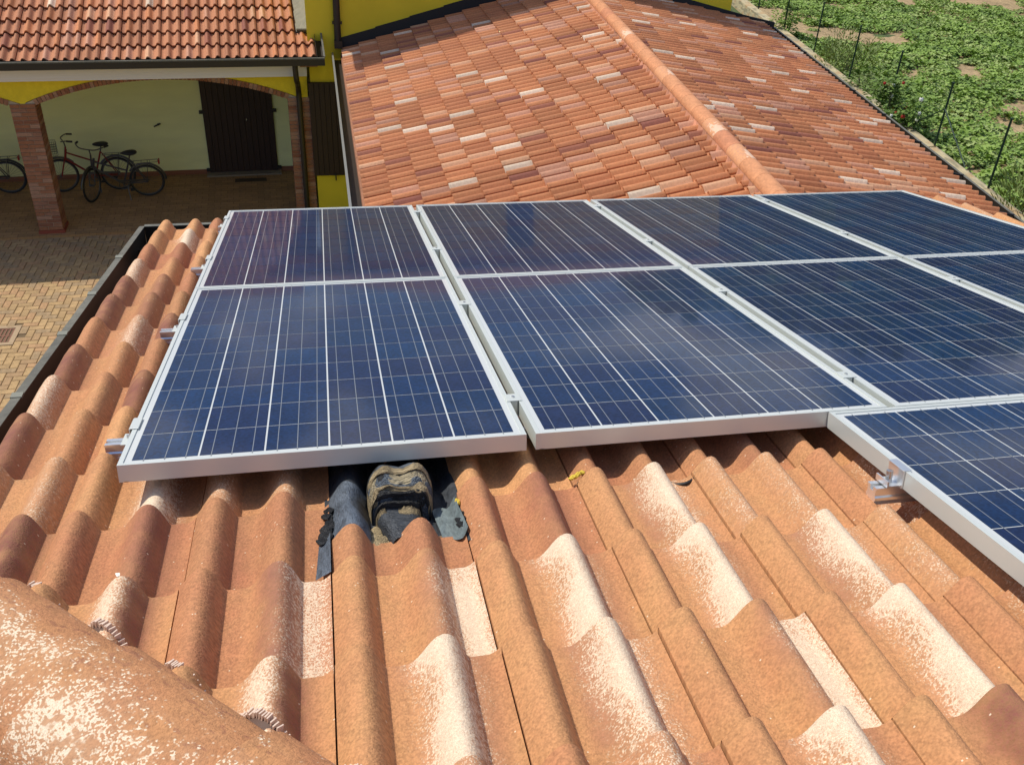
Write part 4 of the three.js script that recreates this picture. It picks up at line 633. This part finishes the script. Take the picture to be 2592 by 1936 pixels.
  const br = []; for (let i = 0; i < 8; i++) { const z = zN - 0.6 - i * 1.15; br.push(bar(V(xe(z) + 0.03, -2.04, z), V(xe(z) + 0.25, -2.085, z), 0.012, 6)); } part('bracket', merge(br), M.black, gg);
  // dark verge strip on the far edge, past the end of the wall
  part('verge', hexa([[7.7, yrp(7.7, zF) - 0.12, zF - 0.07], [xe(zF) + 0.22, -2.16, zF - 0.07], [xe(zF) + 0.22, -2.16, zF - 0.005], [7.7, yrp(7.7, zF) - 0.12, zF - 0.005], [7.7, yrp(7.7, zF) + 0.05, zF - 0.07], [xe(zF) + 0.22, -1.99, zF - 0.07], [xe(zF) + 0.22, -1.99, zF - 0.005], [7.7, yrp(7.7, zF) + 0.05, zF - 0.005]]), M.black, wing);
}

// ================================================================ PORCH (left wing with brick arches)
{
  const K = 0.97, X = (s) => (s + 2) * K, Y = (y) => 1.387 + K * (y - 1.387) - GY, Z = (d) => d * K;
  const po = thing('arched_porch', 'porch wing with brick arches, cream back wall and its own tiled roof', 'building', [-1.924, GY, -14.687]); po.rotation.y = rg(3); po.updateWorldMatrix(true, true);
  const arc = { h: 2.07, rise: 0.38 }; arc.R = (arc.h ** 2 + arc.rise ** 2) / (2 * arc.rise);
  const bays = [-2.13, -6.70], apex = -3.06, fl = Y(-5.745), spring = apex - arc.rise, TK = 0.095;
  // front wall above the arches
  const sh = new THREE.Shape(); sh.moveTo(X(-8.9), Y(spring)); const top = Y(-2.78);
  const arcPts = (c, r, a0, a1, n) => Array.from({ length: n + 1 }, (_, i) => { const a = mix(a0, a1, i / n); return [X(c + r * Math.sin(a)), Y(apex - arc.R + r * Math.cos(a))]; });
  const aE = Math.asin(arc.h / arc.R), ro = arc.R + TK, aO = Math.acos((arc.R - arc.rise) / ro);
  for (const c of [-6.70, -2.13]) for (const q of arcPts(c, ro, -aO, aO, 40)) sh.lineTo(...q);
  sh.lineTo(X(0.30), Y(spring)); sh.lineTo(X(0.30), top); sh.lineTo(X(-8.9), top); sh.closePath();
  const fw = new THREE.ExtrudeGeometry(sh, { depth: Z(0.40), bevelEnabled: false }); fw.translate(0, 0, -Z(0.41)); part('wall', clean(fw), M.stucco, po);
  // bricks
  const bm = [[0.30, 0.125, 0.065], [0.26, 0.105, 0.06], [0.34, 0.15, 0.085], [0.29, 0.14, 0.09], [0.36, 0.20, 0.135]].map((c, i) => std({ map: grainTex(c, 0.25, 14, 200 + i, 64, 0.3), roughness: 0.95 })), r = rng(41);
  for (const c of bays) {
    const ring = (() => { const a = arcPts(c, arc.R + 0.012, -aE, aE, 40), b = arcPts(c, ro - 0.012, -aO, aO, 40).reverse(), s = new THREE.Shape([...a, ...b].map((q) => new THREE.Vector2(...q))), g = new THREE.ExtrudeGeometry(s, { depth: Z(0.37), bevelEnabled: false }); g.translate(0, 0, -Z(0.39)); return part('arch', clean(g), M.mortar, po); })();
    const n = 62; for (let i = 0; i < n; i++) { const a = mix(-aE, aE, (i + 0.5) / n), w = 2 * aE * arc.R / n * K - 0.009, q = [X(c + (arc.R + TK / 2) * Math.sin(a)), Y(apex - arc.R + (arc.R + TK / 2) * Math.cos(a))]; if (q[0] < X(-5.9)) continue; const b = part('brick', (bx(w, TK * K, Z(0.415), 0, 0, 0)), bm[Math.floor(r() * 5)], ring); b.position.set(q[0], q[1], -Z(0.2) + 0.003 * r()); b.rotation.z = -a; }
  }
  const pillar = (s0, s1, build) => {
    const w = (s1 - s0) * K, d = 0.40, xm = X((s0 + s1) / 2), h = Y(spring + 0.02) - fl, zc = -Z(0.2);
    const p = part('pillar', bx(w - 0.024, h, d - 0.024, xm, fl + h / 2, zc), M.mortar, po); part('plinth', bx(w + 0.03, 0.055, d + 0.03, xm, fl + 0.028, zc), std({ color: new THREE.Color(0.26, 0.055, 0.03), roughness: 0.7 }), p);
    const n = 33, ch = (h - 0.056) / n; for (let i = 0; i < n; i++) { const y = fl + 0.056 + ch * (i + 0.5), cut = (i % 2 ? 0.62 : 0.38) * w; for (const [a, b] of [[0, cut], [cut, w]]) { const m = part('brick', bx(b - a - 0.009, ch - 0.010, d, 0, 0, 0), bm[Math.floor(r() * 5)], p); m.position.set(xm - w / 2 + (a + b) / 2, y, zc + 0.004 * (r() - 0.5)); } }
  };
  pillar(-4.61, -4.205); pillar(-0.06, 0.33); pillar(-9.15, -8.77);
  // back wall, side walls, ceiling, floor
  const zb = -Z(2.8);
  const back = part('back_wall', merge([bx(X(0.3) - X(-9.2), Y(-2.7) - fl, 0.25, (X(0.3) + X(-9.2)) / 2, (Y(-2.7) + fl) / 2, zb - 0.125), bx(0.2, Y(-2.7) - fl, -zb - Z(0.41), X(0.42), (Y(-2.7) + fl) / 2, (zb - Z(0.41)) / 2), bx(0.2, Y(-2.7) - fl, -zb - Z(0.41), X(-9.2), (Y(-2.7) + fl) / 2, (zb - Z(0.41)) / 2)]), M.cream, po);
  part('ceiling', bx(X(0.3) - X(-9.2), 0.08, -zb - Z(0.43), (X(0.3) + X(-9.2)) / 2, Y(-2.86), (zb - Z(0.43)) / 2), M.white, po);
  part('floor', bx(X(0.3) - X(-9.3), 0.12, -zb + 0.10, (X(0.3) + X(-9.3)) / 2, fl - 0.06, (zb + 0.10) / 2), std({ map: withRepeat(tex(256, 256, (x, y) => { const row = Math.floor(y * 8), fx = (x * 4 + (row % 2) * 0.5) % 1, fy = (y * 8) % 1, j = (fx < 0.04 || fy < 0.08) ? 0.6 : 1, n = fbm(x, y, 30, 210, 3), h = 0.85 + 0.3 * hash2(row, Math.floor(x * 4 + (row % 2) * 0.5), 4); return [0.34 * j * h * (0.8 + 0.4 * n), 0.195 * j * h * (0.8 + 0.4 * n), 0.085 * j * h]; }), 10, 3), roughness: 0.9 }), po);
  part('skirting', bx(X(0.28) - X(-9.1), 0.09, 0.02, (X(0.28) + X(-9.1)) / 2, fl + 0.045, zb + 0.011), bm[1], po);
  { // double shutter door of vertical boards
    const a = X(-1.725), b = X(-0.325), y0 = fl + 0.035, y1 = Y(-3.35), d = part('door', bx(b - a, y1 - y0, 0.03, (a + b) / 2, (y0 + y1) / 2, zb + 0.018), M.darkwood, po), n = 12, w = (b - a) / n;
    for (let i = 0; i < n; i++) part('board', bx(w - 0.007, y1 - y0, 0.02, a + w * (i + 0.5), (y0 + y1) / 2, zb + 0.045, 0, 0.003), M.darkwood, d);
    for (const x of [a - 0.02, b + 0.02]) for (const y of [fl + 0.09, fl + 1.27]) part('hinge', bx(0.09, 0.06, 0.05, x, y, zb + 0.05), M.black, d);
    part('keyhole', bx(0.02, 0.035, 0.01, a + 0.78 * (b - a) * 0.78, fl + 1.1, zb + 0.06), M.steel, d);
    part('door_step', bx(b - a + 0.12, 0.03, 0.24, (a + b) / 2, fl + 0.015, zb + 0.122), std({ map: grainTex([0.24, 0.20, 0.15], 0.2, 20, 212, 64), roughness: 0.8 }), po);
  }
  part('wall_hook', merge([bx(0.02, 0.03, 0.05, X(-2.62), fl + 1.045, zb + 0.026), bar(V(X(-2.70), fl + 1.01, zb + 0.055), V(X(-2.62), fl + 1.045, zb + 0.05), 0.014, 6), bar(V(X(-2.62), fl + 1.045, zb + 0.05), V(X(-2.57), fl + 1.07, zb + 0.06), 0.016, 6)]), M.black, po);
  // white eave band, gutter, downpipe
  part('eave_band', bx(X(0.30) - X(-9.0), Y(-2.70) - Y(-2.985), Z(0.62), (X(0.30) + X(-9.0)) / 2, (Y(-2.70) + Y(-2.985)) / 2, Z(-0.06)), M.white, po);
  const ga = V(X(-9.0), Y(-2.60), Z(0.62)), gb = V(X(0.60), Y(-2.60), Z(0.62)), gu = gutterRun(ga, gb, 0.13, 0.10, V(0, 0, 1)), gc = gutterRun(V(X(0.585), Y(-2.585), Z(0.60)), V(X(0.585), Y(-2.30), Z(-0.02)), 0.10, 0.10, V(1, 0, 0)), gt = part('gutter', merge([gu[0], gc[0]]), M.brown, po); part('gutter_lip', merge([gu[1], gc[1]]), M.lip, gt);
  part('downpipe', merge([tube([[X(0.10), Y(-2.68), Z(0.54)], [X(0.10), Y(-2.80), Z(0.54)], [X(0.11), Y(-2.98), Z(0.50)], [X(0.13), Y(-3.12), Z(0.26)], [X(0.14), Y(-3.30), Z(0.08)], [X(0.14), Y(-3.6), Z(0.075)], [X(0.14), Y(-4.6), Z(0.075)], [X(0.14), Y(-5.74), Z(0.075)]], 0.046, 60, 12)]), M.brown, po);
  // tiled roof
  const sl = 0.42, eY = 3.105, eZ = 0.437, Lr = 10.5, sec = Math.hypot(1, sl), xA = X(-9.05), xB = 2.10, zE = eZ - Lr / sec, yE = eY + sl * Lr / sec, dn = 0.075;
  const rf = part('roof', hexa([[xA, eY - 0.10, eZ - 0.14], [xB + 0.02, eY - 0.10, eZ - 0.14], [xB + 0.02, yE - 0.22, zE], [xA, yE - 0.22, zE], [xA, eY - dn, eZ - 0.03], [xB + 0.02, eY - dn, eZ - 0.03], [xB + 0.02, yE - dn, zE], [xA, yE - dn, zE]]), M.deck, po);
  part('roof_return', hexa([[xB + 0.021, eY - 0.18, eZ - 0.03], [xB + 0.31, eY - 0.18, eZ - 0.03], [xB + 0.31, eY + 0.26 - 0.18, eZ - 0.63], [xB + 0.021, eY + 0.26 - 0.18, eZ - 0.63], [xB + 0.021, eY - dn, eZ - 0.03], [xB + 0.31, eY - dn, eZ - 0.03], [xB + 0.31, eY + 0.26 - dn, eZ - 0.63], [xB + 0.021, eY + 0.26 - dn, eZ - 0.63]]), M.deck, po);
  rf.updateWorldMatrix(true, false);
  const toW = (v) => po.localToWorld(v), dirW = (v) => v.applyQuaternion(po.quaternion);
  const D = dirW(V(0, -sl, 1).normalize()), N = dirW(V(0, 1, sl).normalize()), list = [], nc = Math.floor((xB - xA) / TW);
  tileField(list, { o: toW(V(xB, eY, eZ)).addScaledVector(N, -0.055), D, N, cols: nc, rows: 28, exp: 0.352, limit: () => 99, seed: 27, vars: farBrown, wts: [9, 8, 8, 7, 5, 1.6, 1.2, 6, 5, 2.5, 3.5, 1.5, 8, 1, 8, 3, 1.2] });
  tileField(list, { o: toW(V(xB + TW, eY, eZ)).addScaledVector(N, -0.055), D, N, cols: 1, rows: 2, exp: 0.352, limit: () => 0.70, seed: 28, vars: farBrown, wts: [9, 8, 8, 7, 5, 1.6, 1.2, 6, 5, 2.5, 3.5, 1.5, 8, 1, 8, 3, 1.2] });
  layTiles(list, rf, 290);
  // grey flashing between the tiles and the taller wall
  const f0 = [xB + 0.02, eY + 0.24, eZ - 0.70], f1 = [xB + 0.33, eY + 0.30, eZ - 0.70], k = 6; part('flashing', hexa([[f0[0], f0[1] - 0.1, f0[2]], [f1[0], f0[1] - 0.1, f0[2]], [f1[0], f0[1] - 0.1 + sl * k, f0[2] - k], [f0[0], f0[1] - 0.1 + sl * k, f0[2] - k], [f0[0], f0[1] + 0.0, f0[2]], [f1[0], f0[1] + 0.05, f0[2]], [f1[0], f0[1] + 0.05 + sl * k, f0[2] - k], [f0[0], f0[1] + sl * k, f0[2] - k]]), std({ map: grainTex([0.20, 0.19, 0.15], 0.25, 30, 214, 128), roughness: 0.6, metalness: 0.2 }), po);
  part('soaker', bx(0.30, 0.03, 0.12, xB + 0.18, eY + 0.27, eZ - 0.66), M.brown, po);
}

// ================================================================ BICYCLES under the porch
function bicycle(label, pos, turn, lean, frameCol, steer, opt = {}) {
  const b = thing('bicycle', label, 'bicycle', pos, 'bicycles parked under the porch'); b.rotation.set(lean, turn, 0, 'YXZ'); // local: rear hub at x = 0, front hub at x = -1.06, y up
  const r = 0.322, fm = std({ color: new THREE.Color(...frameCol), roughness: 0.35, metalness: 0.3 }), ch = std({ color: new THREE.Color(0.12, 0.12, 0.12), metalness: 0.8, roughness: 0.35 });
  const gTyre = (() => { const g = new THREE.TorusGeometry(r - 0.017, 0.017, 8, 44); return clean(g); })(), gRim = (() => { const g = new THREE.TorusGeometry(r - 0.042, 0.010, 6, 44); return clean(g); })(), gSp = (() => { const a = [bar(V(0, 0, -0.05), V(0, 0, 0.05), 0.022, 10)]; for (let i = 0; i < 28; i++) { const t = i / 28 * 6.283, s = (i % 2 ? 1 : -1) * 0.03; a.push(bar(V(0.02 * Math.cos(t + 0.6), 0.02 * Math.sin(t + 0.6), s), V((r - 0.045) * Math.cos(t), (r - 0.045) * Math.sin(t), 0), 0.0016, 4)); } return merge(a); })();
  const wheel = (parent, x, y) => { const w = part('wheel', gTyre, M.rubber, parent); w.position.set(x, y, 0); part('rim', gRim, ch, w); part('spokes', gSp, ch, w); return w; };
  const guard = (x, a0, a1, parent) => { const pts = []; for (let i = 0; i <= 14; i++) { const a = mix(a0, a1, i / 14); pts.push([x + (r + 0.025) * Math.cos(a), r + (r + 0.025) * Math.sin(a), 0]); } const g = tube(pts, 0.022, 30, 8); g.translate(0, 0, 0); return g; };
  wheel(b, 0, r);
  const bb = V(-0.43, 0.28, 0), st = V(-0.58 + 0.36, 0.80, 0), hd = V(-0.86, 0.82, 0), hb = V(-0.90, 0.64, 0), seatTop = V(-0.205, 0.90, 0);
  const bbx = V(-0.42, 0.285, 0), sTop = V(-0.255, 0.76, 0), sSad = V(-0.225, 0.87, 0);
  part('frame', merge([bar(bbx, sTop, 0.017), bar(bbx, hb, 0.02), bar(V(-0.335, 0.55, 0), hd.clone().lerp(hb, 0.35), 0.016), bar(hd, hb, 0.022), bar(bbx, V(0, r, 0.055), 0.011), bar(bbx, V(0, r, -0.055), 0.011), bar(sTop, V(0, r, 0.055), 0.009), bar(sTop, V(0, r, -0.055), 0.009)]), fm, b);
  part('seat_post', bar(sTop, sSad, 0.013), ch, b);
  part('saddle', (() => { const g = new THREE.SphereGeometry(0.5, 18, 10), p = g.attributes.position; for (let i = 0; i < p.count; i++) { const x = p.getX(i), w = mix(0.10, 0.24, smooth(-0.5, 0.45, x)); p.setXYZ(i, x * 0.29, p.getY(i) * 0.085 + 0.01 * x, p.getZ(i) * w); } g.computeVertexNormals(); g.translate(-0.235, 0.90, 0); return clean(g); })(), M.rubber, b);
  part('mudguard', guard(0, 0.05, 2.5), opt.guard ?? ch, b);
  part('rack', merge([bar(V(-0.24, 0.70, 0.06), V(0.24, 0.715, 0.06), 0.006, 6), bar(V(-0.24, 0.70, -0.06), V(0.24, 0.715, -0.06), 0.006, 6), ...[0.24, 0.1, -0.05, -0.18].map((x) => bar(V(x, 0.71, -0.06), V(x, 0.71, 0.06), 0.005, 6)), bar(V(0, r, 0.07), V(0.06, 0.71, 0.06), 0.006, 6), bar(V(0, r, -0.07), V(0.06, 0.71, -0.06), 0.006, 6)]), ch, b);
  part('reflector', bx(0.03, 0.08, 0.10, 0.265, 0.70, 0, 0, 0.008), std({ color: new THREE.Color(0.30, 0.012, 0.01), roughness: 0.3 }), b);
  part('crank', (() => { const t = new THREE.TorusGeometry(0.085, 0.008, 6, 28); t.translate(bbx.x, bbx.y, 0.055); return merge([t, bar(V(bbx.x, bbx.y, -0.07), V(bbx.x, bbx.y, 0.07), 0.018), bar(V(bbx.x, bbx.y, 0.075), V(bbx.x + 0.15, bbx.y - 0.08, 0.075), 0.010), bar(V(bbx.x, bbx.y, -0.075), V(bbx.x - 0.15, bbx.y + 0.08, -0.075), 0.010)]); })(), ch, b);
  part('pedal', bx(0.09, 0.025, 0.07, bbx.x + 0.15, bbx.y - 0.08, 0.12, 0, 0.006), M.rubber, b); part('pedal', bx(0.09, 0.025, 0.07, bbx.x - 0.15, bbx.y + 0.08, -0.12, 0, 0.006), M.rubber, b);
  part('chain_guard', hexa([[bbx.x - 0.09, bbx.y + 0.06, 0.062], [0.05, r + 0.03, 0.062], [0.05, r + 0.03, 0.07], [bbx.x - 0.09, bbx.y + 0.06, 0.07], [bbx.x - 0.09, bbx.y + 0.11, 0.062], [0.05, r + 0.06, 0.062], [0.05, r + 0.06, 0.07], [bbx.x - 0.09, bbx.y + 0.11, 0.07]]), opt.guard ?? ch, b);
  part('kickstand', bar(V(-0.36, 0.27, 0.05), V(-0.33, 0.012, 0.19), 0.010), ch, b);
  // front end, turned by the steering angle
  const f = part('fork', merge([bar(V(0.04, 0.66, 0), V(0.02, 0.60, 0.055), 0.014), bar(V(0.04, 0.66, 0), V(0.02, 0.60, -0.055), 0.014), bar(V(0.02, 0.60, 0.055), V(-0.07, r, 0.055), 0.012), bar(V(0.02, 0.60, -0.055), V(-0.07, r, -0.055), 0.012), bar(V(0.04, 0.64, 0), V(0.085, 0.86, 0), 0.016)]), fm, b); f.position.set(-0.945, 0, 0); f.rotation.y = steer;
  wheel(f, -0.085, r);
  part('mudguard', (() => { const g = guard(-0.085, 0.75, 2.9); return g; })(), opt.guard ?? ch, f);
  part('handlebar', merge([bar(V(0.085, 0.86, 0), V(0.07, 0.97, 0), 0.012), tube([[0.20, 1.02, 0.29], [0.12, 1.03, 0.27], [0.03, 1.0, 0.16], [0.06, 0.97, 0], [0.03, 1.0, -0.16], [0.12, 1.03, -0.27], [0.20, 1.02, -0.29]], 0.011, 40, 8)]), ch, f);
  part('grip', merge([bar(V(0.23, 1.018, 0.295), V(0.13, 1.03, 0.275), 0.018), bar(V(0.23, 1.018, -0.295), V(0.13, 1.03, -0.275), 0.018)]), M.rubber, f);
  if (opt.basket) { const a = []; for (let i = 0; i <= 5; i++) { const y = 0.74 + 0.045 * i; a.push(tube([[-0.08, y, -0.15], [-0.30, y, -0.15], [-0.30, y, 0.15], [-0.08, y, 0.15], [-0.08, y, -0.15]].map((q) => q), 0.004, 40, 5)); } for (let i = 0; i < 8; i++) a.push(bar(V(-0.08 - 0.22 * i / 7, 0.74, 0.15), V(-0.08 - 0.22 * i / 7, 0.965, 0.15), 0.003, 4), bar(V(-0.08 - 0.22 * i / 7, 0.74, -0.15), V(-0.08 - 0.22 * i / 7, 0.965, -0.15), 0.003, 4)); part('basket', merge(a), ch, f); }
  return b;
}
const FLY = GY + 0.05;
bicycle('grey bicycle in front, front wheel turned sideways, on its kickstand', [-2.84, FLY, -16.25], rg(6), 0.10, [0.07, 0.07, 0.08], 1.15);
bicycle('red-framed bicycle with a wire basket behind the grey one, tall handlebar', [-3.42, FLY, -16.62], rg(2), -0.06, [0.22, 0.016, 0.012], 0.18, { basket: true });
bicycle('dark bicycle mostly hidden by the brick pillar, only its rear wheel in the photo', [-5.38, FLY, -16.58], rg(3), 0.05, [0.05, 0.05, 0.06], 0.1, { guard: std({ color: new THREE.Color(0.02, 0.02, 0.02), roughness: 0.5 }) });
{ const o = part('door_mat', bx(0.62, 0.012, 0.18, 0, 0.006, 0), std({ color: new THREE.Color(0.06, 0.04, 0.022), roughness: 0.9 }), scene); o.position.set(-0.98, FLY + 0.001, -16.95); o.rotation.y = rg(3); tag(o, 'dark narrow door mat in front of the porch door step', 'door mat'); }

scene.traverse((o) => { if (o.isMesh || o.isInstancedMesh) { o.castShadow = true; o.receiveShadow = true; } });
renderer.setSize(1024, 764);
renderer.render(scene, camera);
